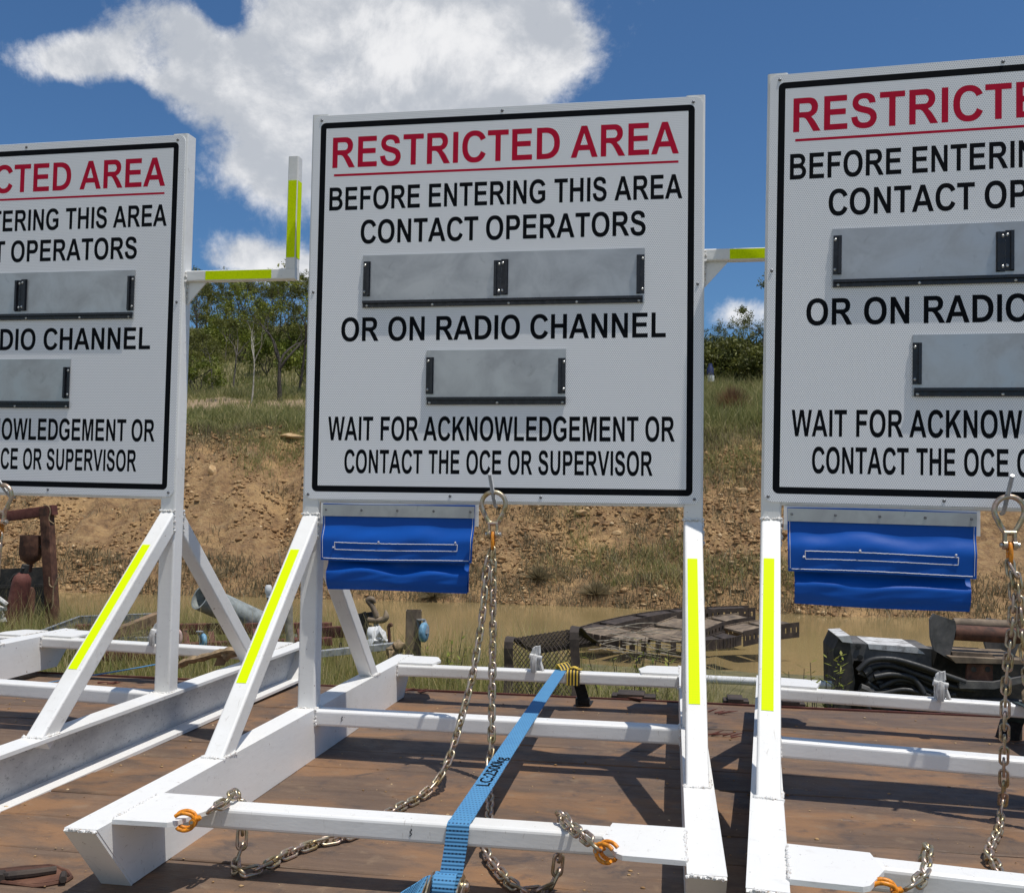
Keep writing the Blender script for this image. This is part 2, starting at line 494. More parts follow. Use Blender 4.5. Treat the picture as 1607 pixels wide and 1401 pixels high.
# ------------------------------------------------------------------ mesh helpers
class MB:
    def __init__(s):
        s.v, s.f, s.mi, s.uv = [], [], [], {}

    def add(s, vs, fs, mi=0):
        o = len(s.v)
        s.v += [tuple(v) for v in vs]
        for f in fs:
            s.f.append([o + i for i in f])
            s.mi.append(mi)
        return s

    def box(s, a, b, mi=0):
        (x0, y0, z0), (x1, y1, z1) = a, b
        vs = [(x0, y0, z0), (x1, y0, z0), (x1, y1, z0), (x0, y1, z0), (x0, y0, z1), (x1, y0, z1), (x1, y1, z1), (x0, y1, z1)]
        return s.add(vs, [(0, 3, 2, 1), (4, 5, 6, 7), (0, 1, 5, 4), (1, 2, 6, 5), (2, 3, 7, 6), (3, 0, 4, 7)], mi)

    def sweep(s, path, prof, up=(0, 0, 1), closed=False, caps=True, radii=None, mi=0):
        """sweep a 2D profile (side, up) along a 3D path"""
        P = [Vector(p) for p in path]
        n, k = len(P), len(prof)
        vs, prevu = [], Vector(up)
        for i, p in enumerate(P):
            a = P[i - 1] if (i > 0 or closed) else P[i]
            c = P[(i + 1) % n] if (i < n - 1 or closed) else P[i]
            t = (c - a)
            t = t.normalized() if t.length > 1e-9 else Vector((0, 1, 0))
            sd = t.cross(prevu)
            if sd.length < 1e-4:
                sd = t.cross(Vector((1, 0, .01)))
            sd.normalize()
            u = sd.cross(t).normalized()
            prevu = u
            r = radii[i] if radii else 1.0
            vs += [p + sd * (q[0] * r) + u * (q[1] * r) for q in prof]
        fs = []
        for i in range(n if closed else n - 1):
            j = (i + 1) % n
            for m in range(k):
                m2 = (m + 1) % k
                fs.append((i * k + m, i * k + m2, j * k + m2, j * k + m))
        if caps and not closed:
            fs.append(tuple(range(k))[::-1])
            fs.append(tuple(range((n - 1) * k, n * k)))
        return s.add(vs, fs, mi)

    def tube(s, path, r, n=8, closed=False, radii=None, mi=0):
        prof = [(r * math.cos(2 * PI * i / n), r * math.sin(2 * PI * i / n)) for i in range(n)]
        return s.sweep(path, prof, closed=closed, radii=radii, mi=mi)

    def bar(s, p0, p1, w, h, up=(0, 0, 1), r=.006, mi=0):
        """hollow-section look: rounded rectangle profile"""
        pts = []
        for cx, cy, a0 in ((w / 2 - r, h / 2 - r, 0), (-w / 2 + r, h / 2 - r, PI / 2), (-w / 2 + r, -h / 2 + r, PI), (w / 2 - r, -h / 2 + r, 1.5 * PI)):
            for i in range(4):
                a = a0 + PI / 6 * i
                pts.append((cx + r * math.cos(a), cy + r * math.sin(a)))
        return s.sweep([p0, p1], pts, up, mi=mi)

    def prism(s, poly, vec, mi=0):
        n = len(poly)
        a = [Vector(p) for p in poly]
        vs = a + [p + Vector(vec) for p in a]
        fs = [tuple(range(n))[::-1], tuple(range(n, 2 * n))] + [(i, (i + 1) % n, n + (i + 1) % n, n + i) for i in range(n)]
        return s.add(vs, fs, mi)

    def lathe(s, prof, center, axis=(0, 0, 1), n=20, mi=0):
        ax = Vector(axis).normalized()
        e1 = ax.orthogonal().normalized()
        e2 = ax.cross(e1)
        c = Vector(center)
        vs, k = [], len(prof)
        for i in range(n):
            a = 2 * PI * i / n
            d = e1 * math.cos(a) + e2 * math.sin(a)
            vs += [c + d * r + ax * h for r, h in prof]
        fs = []
        for i in range(n):
            j = (i + 1) % n
            for m in range(k - 1):
                fs.append((i * k + m, j * k + m, j * k + m + 1, i * k + m + 1))
        return s.add(vs, fs, mi)

    def ico(s, c, r, mi=0, sq=(1, 1, 1), jit=.2):
        bm = bmesh.new()
        bmesh.ops.create_icosphere(bm, subdivisions=1, radius=1.0)
        vs = [Vector(c) + Vector((v.co.x * r * sq[0], v.co.y * r * sq[1], v.co.z * r * sq[2])) * (1 + random.uniform(-jit, jit)) for v in bm.verts]
        fs = [tuple(v.index for v in f.verts) for f in bm.faces]
        bm.free()
        return s.add(vs, fs, mi)

    def build(s, name, mats, parent=None, smooth=32, label=None, uvs=None):
        me = bpy.data.meshes.new(name)
        me.from_pydata(s.v, [], s.f)
        for m in (mats if isinstance(mats, (list, tuple)) else [mats]):
            me.materials.append(MAT[m])
        if any(s.mi):
            me.polygons.foreach_set('material_index', s.mi)
        bm = bmesh.new()
        bm.from_mesh(me)
        bmesh.ops.recalc_face_normals(bm, faces=bm.faces)
        bm.to_mesh(me)
        bm.free()
        if uvs is not None:
            ul = me.uv_layers.new(name='UVMap')
            for lp in me.loops:
                ul.data[lp.index].uv = uvs[lp.vertex_index]
        if smooth:
            me.polygons.foreach_set('use_smooth', [True] * len(me.polygons))
            me.set_sharp_from_angle(angle=math.radians(smooth))
        me.update()
        o = bpy.data.objects.new(name, me)
        COL.objects.link(o)
        if parent:
            o.parent = parent
        if label:
            o['label'] = label
        return o


def tag(o, label=None, cat=None, group=None, kind=None):
    if label:
        o['label'] = label
    if cat:
        o['category'] = cat
    if group:
        o['group'] = group
    if kind:
        o['kind'] = kind
    return o


def thing(name, label, cat, loc=(0, 0, 0), group=None):
    o = bpy.data.objects.new(name, None)
    o.empty_display_size = .1
    o.location = loc
    COL.objects.link(o)
    return tag(o, label, cat, group)


def kids(o):
    return [c for c in bpy.data.objects if c.parent == o]


def copy_tree(o, parent=None):
    c = o.copy()
    COL.objects.link(c)
    c.parent = parent
    for ch in kids(o):
        copy_tree(ch, c)
    return c


def np_mesh(name, V, F, mats, tint=None, parent=None):
    """triangles straight from numpy; tint = one value per vertex"""
    V = np.asarray(V, dtype=np.float32)
    F = np.asarray(F, dtype=np.int32)
    me = bpy.data.meshes.new(name)
    me.vertices.add(len(V))
    me.vertices.foreach_set('co', V.ravel())
    me.loops.add(F.size)
    me.loops.foreach_set('vertex_index', F.ravel())
    me.polygons.add(len(F))
    me.polygons.foreach_set('loop_start', np.arange(len(F), dtype=np.int32) * F.shape[1])
    me.update(calc_edges=True)
    for m in (mats if isinstance(mats, (list, tuple)) else [mats]):
        me.materials.append(MAT[m])
    if tint is not None:
        a = me.attributes.new('tint', 'FLOAT', 'POINT')
        a.data.foreach_set('value', np.asarray(tint, dtype=np.float32))
    me.validate()
    o = bpy.data.objects.new(name, me)
    COL.objects.link(o)
    if parent:
        o.parent = parent
    return o


def ribbon(path, width, side, thick=.0025, wob=0.0):
    """flat webbing with UVs in metres (u across, v along)"""
    mb = MB()
    P = [Vector(p) for p in path]
    uvs, L = [], 0.0
    sides = side if isinstance(side, list) else [side] * len(P)
    vs = []
    for i, p in enumerate(P):
        if i:
            L += (p - P[i - 1]).length
        sd = Vector(sides[i]).normalized()
        t = (P[min(i + 1, len(P) - 1)] - P[max(i - 1, 0)]).normalized()
        nrm = sd.cross(t).normalized()
        for a, bb in ((-1, 0), (1, 0), (1, 1), (-1, 1)):
            vs.append(p + sd * (a * width / 2) + nrm * (thick * (bb - .5)))
            uvs.append(((a + 1) / 2 * width, L))
    fs = []
    for i in range(len(P) - 1):
        for m in range(4):
            m2 = (m + 1) % 4
            fs.append((i * 4 + m, i * 4 + m2, i * 4 + 4 + m2, i * 4 + 4 + m))
    k = (len(P) - 1) * 4
    fs += [(3, 2, 1, 0), (k, k + 1, k + 2, k + 3)]
    mb.add(vs, fs)
    return mb, uvs


def smooth_path(pts, n=6):
    """Catmull-Rom resample"""
    P = [Vector(p) for p in pts]
    P = [P[0] * 2 - P[1]] + P + [P[-1] * 2 - P[-2]]
    out = []
    for i in range(1, len(P) - 2):
        a, b, c, d = P[i - 1:i + 3]
        for k in range(n):
            t = k / n
            out.append(.5 * ((2 * b) + (c - a) * t + (2 * a - 5 * b + 4 * c - d) * t * t + (3 * b - a - 3 * c + d) * t ** 3))
    out.append(P[-2])
    return out


# ------------------------------------------------------------------ lettering: bold grotesque capitals as outlines
def arc(cx, cy, rx, ry, a0, a1, n=14, e=2.25):
    out = []
    for i in range(n + 1):
        a = math.radians(a0 + (a1 - a0) * i / n)
        c, s = math.cos(a), math.sin(a)
        out.append((cx + rx * math.copysign(abs(c) ** (2 / e), c), cy + ry * math.copysign(abs(s) ** (2 / e), s)))
    return out


def rect(x0, y0, x1, y1):
    return [(x0, y0), (x1, y0), (x1, y1), (x0, y1)]


def curve2(pts, n=4):
    return [(p.x, p.y) for p in smooth_path([(x, y, 0) for x, y in pts], n)]


GL = {
    ' ': (569, []),
    'I': (569, [rect(147, 0, 443, 1466)]),
    'T': (1251, [[(476, 0), (772, 0), (772, 1218), (1208, 1218), (1208, 1466), (43, 1466), (43, 1218), (476, 1218)]]),
    'L': (1251, [[(157, 0), (1182, 0), (1182, 247), (453, 247), (453, 1466), (157, 1466)]]),
    'E': (1366, [[(149, 0), (1264, 0), (1264, 247), (445, 247), (445, 640), (1182, 640), (1182, 887), (445, 887), (445, 1218), (1236, 1218), (1236, 1466), (149, 1466)]]),
    'F': (1251, [[(151, 0), (447, 0), (447, 623), (1078, 623), (1078, 871), (447, 871), (447, 1218), (1156, 1218), (1156, 1466), (151, 1466)]]),
    'H': (1479, [[(150, 0), (446, 0), (446, 640), (1032, 640), (1032, 0), (1328, 0), (1328, 1466), (1032, 1466), (1032, 888), (446, 888), (446, 1466), (150, 1466)]]),
    'N': (1479, [[(152, 0), (427, 0), (427, 956), (1018, 0), (1315, 0), (1315, 1466), (1040, 1466), (1040, 487), (440, 1466), (152, 1466)]]),
    'M': (1706, [[(145, 0), (420, 0), (420, 1154), (710, 0), (995, 0), (1286, 1154), (1286, 0), (1561, 0), (1561, 1466), (1117, 1466), (854, 466), (588, 1466), (145, 1466)]]),
    'A': (1479, [[(0, 0), (314, 0), (435, 333), (1021, 333), (1149, 0), (1471, 0), (884, 1466), (571, 1466)], [(526, 580), (926, 580), (724, 1124)]]),
    'V': (1366, [[(524, 0), (840, 0), (1365, 1466), (1051, 1466), (692, 381), (321, 1466), (0, 1466)]]),
    'W': (1933, [[(356, 0), (677, 0), (968, 1096), (1260, 0), (1574, 0), (1930, 1466), (1632, 1466), (1407, 442), (1150, 1466), (798, 1466), (530, 459), (309, 1466), (6, 1466)]]),
    'K': (1479, [[(153, 0), (449, 0), (449, 442), (689, 687), (1092, 0), (1475, 0), (893, 895), (1445, 1466), (1047, 1466), (449, 815), (449, 1466), (153, 1466)]]),
    'O': (1593, [arc(797, 733, 711, 758, 0, 354, 40), arc(797, 733, 406, 506, 0, 354, 40)]),
    'C': (1479, [arc(790, 733, 692, 758, 27, 335, 40) + arc(790, 733, 390, 506, 337, 29, 34)]),
    'G': (1593, [arc(815, 733, 732, 758, 28, 302, 36) + [(1467, 202), (1467, 786), (829, 786), (829, 539), (1169, 539), (1169, 353)] + arc(815, 733, 424, 506, 308, 32, 32)]),
    'D': (1479, [[(148, 0)] + arc(640, 733, 773, 733, -90, 90, 26, 2.3) + [(148, 1466)], [(444, 248)] + arc(610, 733, 492, 485, -90, 90, 22, 2.3) + [(444, 1218)]]),
    'P': (1366, [[(149, 0), (445, 0), (445, 553)] + arc(810, 1009.5, 467, 456.5, -90, 90, 18, 2.2) + [(149, 1466)], [(445, 801)] + arc(790, 1009.5, 184, 208.5, -90, 90, 12, 2.1) + [(445, 1218)]]),
    'R': (1479, [[(150, 0), (446, 0), (446, 612), (560, 612), (660, 600), (740, 560), (810, 480), (906, 335), (1116, 0), (1470, 0), (1290, 290), (1190, 440), (1100, 545), (1010, 625)] + arc(885, 1050, 452, 416, -62, 90, 16, 2.15) + [(150, 1466)], [(446, 846)] + arc(850, 1032, 180, 186, -90, 90, 12, 2.1) + [(446, 1218)]]),
    'B': (1479, [[(150, 0)] + arc(800, 420, 586, 420, -90, 52, 16, 2.15) + arc(785, 1090, 525, 376, -48, 90, 14, 2.15) + [(150, 1466)], [(446, 892)] + arc(770, 1057, 250, 165, -90, 90, 10) + [(446, 1222)], [(446, 247)] + arc(810, 443, 272, 196, -90, 90, 10) + [(446, 639)]]),
    'U': (1479, [arc(736, 640, 590, 665, 180, 360, 24, 2.35) + [(1326, 1466), (1030, 1466)] + arc(736, 640, 294, 412, 360, 180, 20, 2.3) + [(442, 1466), (146, 1466)]]),
    'S': (1366, [curve2([(362, 505), (395, 370), (470, 275), (580, 230), (684, 221), (810, 234), (915, 290), (970, 365), (974, 425), (950, 500), (890, 555), (800, 595), (640, 640), (480, 683), (330, 745), (215, 835), (150, 950), (126, 1075), (150, 1210), (230, 1340), (360, 1435), (520, 1482), (660, 1491), (880, 1465), (1060, 1385), (1170, 1260), (1211, 1056)], 3)
                 + curve2([(915, 1043), (885, 1140), (820, 1210), (740, 1243), (657, 1250), (540, 1235), (450, 1190), (412, 1130), (408, 1080), (435, 1020), (510, 970), (620, 930), (760, 895), (930, 845), (1080, 775), (1190, 670), (1250, 560), (1272, 430), (1245, 280), (1160, 140), (1030, 40), (870, -10), (682, -25), (460, 5), (290, 75), (170, 190), (105, 320), (74, 477)], 3)]),
}


def text_mb(words, z0, cap, y):
    """words = [(text, x_left, x_right), ...] on the board plane; flat vinyl letters"""
    mb = MB()
    for txt, xa, xb in words:
        pen, items = 0, []
        for ch in txt:
            adv, loops = GL[ch]
            items.append((pen, loops))
            pen += adv
        xs = [px + p[0] for px, lo in items for l in lo for p in l]
        k = (xb - xa) / (max(xs) - min(xs))
        kz = cap / 1466
        for px, lo in items:
            if not lo:
                continue
            L = [[Vector((xa + (px + p[0] - min(xs)) * k, z0 + p[1] * kz, 0)) for p in l] for l in lo]
            flat = [v for l in L for v in l]
            tri = tessellate_polygon(L)
            mb.add([(v.x, y, v.y) for v in flat], tri)
    return mb


def rounded(x0, z0, x1, z1, r, n=5):
    out = []
    for cx, cz, a0 in ((x1 - r, z1 - r, 0), (x0 + r, z1 - r, 90), (x0 + r, z0 + r, 180), (x1 - r, z0 + r, 270)):
        for i in range(n + 1):
            a = math.radians(a0 + 90 * i / n)
            out.append((cx + r * math.cos(a), cz + r * math.sin(a)))
    return out


# ------------------------------------------------------------------ the sign stand
HS, XI, XO, ZB, ZT = .1493, .5486, .6166, .7877, 1.9877


def weld(mb, path, r=.0045, step=.006):
    """string of irregular beads laid along a joint"""
    P = [Vector(p) for p in path]
    for a, b in zip(P[:-1], P[1:]):
        n = max(2, int((b - a).length / step))
        for i in range(n):
            p = a.lerp(b, i / n) + Vector((random.uniform(-1, 1), random.uniform(-1, 1), random.uniform(-1, 1))) * .0014
            mb.ico(p, r * random.uniform(.7, 1.35), jit=.25, mi=1)


def make_stand():
    root = thing('sign_stand', '', 'sign stand')
    # board
    poly = rounded(-.6, ZB, .6, ZT, .024)
    board = MB().prism([(x, 0, z) for x, z in poly], (0, .003, 0)).build('sign_board', 'honeycomb_reflective_sheet', root)
    m, bt = .0233, .0184
    o_ = rounded(-.6 + m, ZB + m, .6 - m, ZT - m, .016)
    i_ = rounded(-.6 + m + bt, ZB + m + bt, .6 - m - bt, ZT - m - bt, .0015)
    mb = MB()
    n = len(o_)
    mb.add([(x, -.00014, z) for x, z in o_ + i_], [(i, (i + 1) % n, n + (i + 1) % n, n + i) for i in range(n)])
    mb.build('border', 'black_vinyl', board, smooth=0)
    text_mb([('RESTRICTED', -.536, .178), ('AREA', .211, .531)], 1.8195, .0965, -.00014).build('heading', 'red_vinyl', board, smooth=0)
    MB().add([(-.53, -.00014, 1.7925), (.53, -.00014, 1.7915), (.53, -.00014, 1.7985), (-.53, -.00014, 1.8000)], [(0, 1, 2, 3)]).build('heading_underline', 'red_vinyl', board, smooth=0)
    for words, z, c in (([('BEFORE', -.543, -.252), ('ENTERING', -.224, .136), ('THIS', .163, .320), ('AREA', .343, .542)], 1.685, .0728),
                        ([('CONTACT', -.439, -.068), ('OPERATORS', -.044, .436)], 1.578, .0738),
                        ([('OR', -.494, -.374), ('ON', -.344, -.229), ('RADIO', -.193, .065), ('CHANNEL', .096, .497)], 1.2745, .0735),
                        ([('WAIT', -.529, -.385), ('FOR', -.361, -.242), ('ACKNOWLEDGEMENT', -.227, .420), ('OR', .440, .525)], .9685, .073),
                        ([('CONTACT', -.474, -.228), ('THE', -.209, -.113), ('OCE', -.092, .015), ('OR', .035, .108), ('SUPERVISOR', .126, .462)], .8685, .0715)):
        text_mb(words, z, c, -.00014).build('text_line', 'black_vinyl', board, smooth=0)

    def screw(x, z, y, parent, r=.0042, m_='zinc_screw'):
        mb = MB().lathe([(0.0001, .003), (r * .55, .0028), (r, .0012), (r, 0)], (x, y, z), (0, -1, 0), 10)
        mb.build('screw', m_, parent)
    for x, z in ((-.574, 1.973), (0.0, 1.975), (.572, 1.972), (-.588, 1.43), (.588, 1.43), (-.588, .802), (-.14, .802), (.135, .802), (.582, .802)):
        screw(x, z, 0, board, .0046, 'dark_screw')

    # message holders
    def rail_v(x0, x1, z0, z1, lip):
        mb = MB().box((x0, -.0062, z0), (x1, -.0032, z1))
        w = .009
        a, b = ((x0 + .002, x0 + w) if lip < 0 else (x1 - w, x1 - .002))
        mb.box((a, -.0125, z0 + .0015), (b, -.0062, z1 - .0015))
        return mb

    def holder(x0, x1, z0, z1, vr, br, scr):
        h = MB().box((x0, -.0032, z0), (x1, -.0004, z1)).build('message_holder', 'brushed_aluminium_plate', root, smooth=0)
        for (a, b, c, d, lip, sx_) in vr:
            r = rail_v(a, b, c, d, lip).build('side_rail', 'black_extrusion', h, smooth=0)
            for zz in (c + .013, d - .012):
                screw(sx_, zz, -.0062, r)
        a, b, c, d = br
        r = MB().box((a, -.0062, c), (b, -.0032, d)).box((a, -.0125, d - .0095), (b, -.0062, d - .0015)).build('bottom_rail', 'black_extrusion', h, smooth=0)
        for sx_ in scr:
            screw(sx_, c + .0055, -.0062, r)
    holder(-.4285, .434, 1.379, 1.540, [(-.4255, -.4035, 1.413, 1.5205, 1, -.4205), (-.017, .0045, 1.407, 1.5135, -1, -.001), (.0055, .027, 1.409, 1.5165, 1, .0105), (.4105, .4335, 1.404, 1.5195, -1, .428)],
           (-.425, .4295, 1.3775, 1.3985), (-.412, -.205, .03, .235, .418))
    holder(-.2205, .2045, 1.0785, 1.2435, [(-.2205, -.1975, 1.110, 1.2215, 1, -.2145), (.182, .204, 1.110, 1.2155, -1, .199)],
           (-.2165, .206, 1.0775, 1.1005), (-.208, 0.0, .196))

    # posts and board frame
    T = .055
    for s in (-1, 1):
        xc = s * (.607 - T / 2)
        mb = MB().bar((xc, .003 + T / 2, HS - .006), (xc, .003 + T / 2, 1.9935), T, T, up=(0, 1, 0))
        weld(mb, [(xc - T / 2, .003, HS), (xc + T / 2, .003, HS), (xc + T / 2, .058, HS)])
        mb.build('post', ['white_paint', 'painted_weld'], root, 0)
    for nm, z in (('top_rail', 1.9935 - T / 2 - .0015), ('bottom_rail', .779 + T / 2)):
        MB().bar((-.5525, .0045 + T / 2, z), (.5525, .0045 + T / 2, z), T, T).build(nm, 'white_paint', root, 0)
    # braces: front pair carry tape, rear pair plain
    for s in (-1, 1):
        xc = s * (.607 - T / 2)
        for sy in (-1, 1):
            yt = .003 if sy < 0 else .058
            top = Vector((xc, yt, .703))
            bot = Vector((xc, yt + sy * .578, HS))
            d = (bot - top).normalized()
            mb = MB().bar(top - d * .028, bot + d * .024, T - .0035, T - .001, up=(0, 0, 1))
            nrm = Vector((1, 0, 0)).cross(d).normalized()
            if nrm.z < 0:
                nrm = -nrm
            weld(mb, [(xc - T / 2, bot.y + sy * .036, HS), (xc + T / 2, bot.y + sy * .036, HS), (xc + T / 2, bot.y - sy * .036, HS)], .0055)
            weld(mb, [(xc + T / 2, yt + sy * .002, .742), (xc + T / 2, yt + sy * .002, .664)], .004)
            weld(mb, [(xc - T / 2, yt + sy * .002, .742), (xc + T / 2, yt + sy * .002, .742)], .004)
            br = mb.build('brace', ['white_paint', 'painted_weld'], root, 0)
            if sy < 0:
                a, b = top + d * .125, top + d * .605
                c = Vector((xc - .004, 0, 0))
                off = nrm * (T / 2 - .0005)
                w = .0135
                q = [Vector((c.x - w, p.y, p.z)) + off for p in (a, b)] + [Vector((c.x + w, p.y, p.z)) + off for p in (b, a)]
                MB().prism(q, nrm * .0011).build('reflective_tape', 'fluorescent_tape', br, smooth=0)
    # skids: channels with raked ends, open side outwards
    for s in (-1, 1):
        f, w = .0105, .008
        cs = [(XI, 0), (XO, 0), (XO, f), (XI + w, f), (XI + w, HS - f), (XO, HS - f), (XO, HS), (XI, HS)]
        mb = MB()
        vs = [(s * x, -(1.009 + .137 * z / HS), z) for x, z in cs] + [(s * x, (1.009 + .137 * z / HS), z) for x, z in cs]
        n = len(cs)
        for i in range(n):
            j = (i + 1) % n
            mb.add([vs[i], vs[j], vs[n + j], vs[n + i]], [(0, 1, 2, 3)], 1 if i == 3 else 0)
        for e in (0, n):
            mb.add([vs[e + i] for i in range(n)], [(0, 1, 2, 3), (0, 3, 4, 7), (4, 5, 6, 7)])
        bmw = mb.build('skid', ['white_paint', 'rough_overspray_paint'], root, smooth=0)
        for sy in (-1, 1):
            q = [(s * (XI + .001), sy * 1.0095, .001), (s * (XO - .001), sy * 1.0095, .001), (s * (XO - .001), sy * 1.1455, HS - .0005), (s * (XI + .001), sy * 1.1455, HS - .0005)]
            nv = Vector((0, sy * HS, -.137)).normalized() * .006
            mb = MB().prism([Vector(p) + nv * .05 for p in q], nv)
            weld(mb, [Vector(q[3]) + nv * .6, Vector(q[2]) + nv * .6], .0035)
            mb.build('end_plate', ['white_paint', 'painted_weld'], bmw, 0)
    # cross bars and corner gussets
    for y0, ztop, hh in ((-.928, .1445, .043), (.0285, .1475, .048), (.928, .1445, .043)):
        mb = MB().bar((-XI, y0, ztop - hh / 2), (XI, y0, ztop - hh / 2), .06, hh, r=.008)
        for s in (-1, 1):
            weld(mb, [(s * (XI - .002), y0 - .03, ztop - hh), (s * (XI - .002), y0 - .03, ztop), (s * (XI - .002), y0 + .03, ztop)], .0045)
        mb.build('crossbar', ['white_paint', 'painted_weld'], root, 0)
    for sx_ in (-1, 1):
        for sy in (-1, 1):
            p = [(XI, .912), (.408, .912), (.394, 1.000), (.424, 1.082), (.436, 1.092), (XI, 1.096)]
            z = .1447
            mb = MB().prism([(sx_ * x, sy * y, z) for x, y in p], (0, 0, .009))
            weld(mb, [(sx_ * XI, sy * .93, HS + .003), (sx_ * XI, sy * 1.095, HS + .003)], .0035)
            mb.build('gusset_plate', ['white_paint', 'painted_weld'], root, 0)
    # outrigger arm with upright
    A = .035
    yc, zc = .0325, 1.5195
    mb = MB().bar((.600, yc, zc), (.996, yc, zc), A, A, r=.004)
    weld(mb, [(.609, yc - A / 2, zc - A / 2), (.609, yc - A / 2, zc + A / 2)], .005)
    arm = mb.build('side_arm', ['white_paint', 'painted_weld'], root, 0)
    MB().bar((.996 - A / 2, yc, zc + A / 2 - .001), (.996 - A / 2, yc, 1.903), A, A, up=(0, 1, 0), r=.004).build('arm_upright', 'white_paint', arm, 0)
    mb = MB().prism([(.605, yc - .003, zc - A / 2 + .002), (.605, yc - .003, zc - A / 2 - .080), (.679, yc - .003, zc - A / 2 + .002)], (0, .006, 0))
    weld(mb, [(.609, yc - .005, zc - A / 2), (.609, yc - .005, zc - A / 2 - .078)], .004)
    mb.build('arm_gusset', ['white_paint', 'painted_weld'], arm, 0)
    yq = yc - A / 2 - .0008
    MB().box((.680, yq, zc - .0145), (.914, yq + .0006, zc + .0145)).build('reflective_tape', 'fluorescent_tape', arm, smooth=0)
    xu = .996
    MB().box((xu - A + .003, yq, 1.572), (xu - .003, yq + .0006, 1.824)).build('reflective_tape', 'fluorescent_tape', arm, smooth=0)
    MB().box((xu + .0002, yc - .0145, 1.572), (xu + .0008, yc + .0145, 1.824)).build('reflective_tape', 'fluorescent_tape', arm, smooth=0)
    # hook pin under the board, bag bracket, keeper on the rear bar
    mb = MB().tube([(0, .01, .772), (0, -.012, .774), (0, -.030, .790), (0, -.108, .866)], .0052, 10)
    for i in range(24):
        a = Vector((0, -.036, .7956)).lerp(Vector((0, -.106, .8640)), i / 23)
        d = Vector((0, -.07, .0684)).normalized()
        mb.lathe([(.0050, -.0008), (.0062, 0), (.0050, .0008)], a, d, 10)
    mb.build('hook_pin', 'galvanised_steel', root)
    MB().box((-.546, .0015, .712), (-.052, .0042, .7785)).build('bag_bracket', 'white_paint', root, smooth=0)
    k = MB()
    yk = .925
    k.bar((0, yk, .143), (0, yk, .215), .036, .010, up=(0, 1, 0), r=.003)
    k.lathe([(.0001, -.009), (.014, -.007), (.017, 0), (.014, .007), (.0001, .009)], (.002, yk, .219), (0, 1, 0), 14)
    k.bar((-.022, yk - .009, .199), (.025, yk - .010, .190), .022, .020, r=.006)
    k.tube([(0, yk - .012, .198), (-.002, yk - .034, .197), (-.004, yk - .040, .178), (-.002, yk - .036, .142)], .0125, 8, radii=[.8, 1, 1.05, .9])
    k.tube([(.010, yk, .195), (.020, yk - .01, .17), (.030, yk - .014, .142)], .008, 7)
    k.tube([(.004, yk - .004, .205), (.004, yk - .004, .236), (.012, yk - .004, .238), (.014, yk - .004, .21)], .007, 7)
    k.build('chain_keeper', 'flaking_white_paint', root)
    return root


def copy_stand(src, q, label):
    c = copy_tree(src)
    place_stand(c, q)
    c['label'] = label
    return c


def place_stand(o, q):
    o.location = q[:3]
    o.rotation_euler = (Matrix.Rotation(q[3], 3, 'Z') @ Matrix.Rotation(q[4], 3, 'X') @ Matrix.Rotation(q[5], 3, 'Y')).to_euler()


Q1 = (-1.7018, .1487, .0070, -.0411, .0150, .0110)
Q3 = (1.353, -.1724, .0016, -.0896, -.0131, .0130)
Q0 = (-3.005, .325, .004, -.055, .0, .0)
GS = 'white sign stands in a row on the truck deck'
stand = make_stand()
tag(stand, 'white sign stand with its whole board in view, held down by a blue strap', None, GS)
s1 = copy_stand(stand, Q1, 'white sign stand whose yellow-taped upright arm shows against the sky')
s3 = copy_stand(stand, Q3, 'white sign stand nearest the right edge, its board cut off after RESTRICT')
s0 = copy_stand(stand, Q0, 'white sign stand of which only a raked skid tip shows at the far left')
for ch in kids(stand):
    if ch.name.startswith('side_arm'):
        for g in kids(ch):
            if g.name.startswith('reflective_tape') and abs(g.data.vertices[0].co.z - 1.505) < .003:
                g.location.x = .0


for bx, by, bz in ((-.462, -.0021, .1250), (.012, -.9585, .1225)):
    mb = MB()
    pts = [Vector((bx + .004 * math.sin(i * 1.9), by, bz + .014 - .0045 * i)) for i in range(7)]
    mb.tube([p * .55 + Vector((bx, by, bz)) * .45 for p in smooth_path(pts, 3)], .0008, 4)
    mb.build('pen_mark', 'black_vinyl', stand, 0)


def xf(q, p):
    M = Matrix.Rotation(q[3], 3, 'Z') @ Matrix.Rotation(q[4], 3, 'X') @ Matrix.Rotation(q[5], 3, 'Y')
    return M @ Vector(p) + Vector(q[:3])


# ------------------------------------------------------------------ blue document bags hung under the boards
def sstep1(a, b, x):
    t = max(0.0, min(1.0, (x - a) / (b - a)))
    return t * t * (3 - 2 * t)


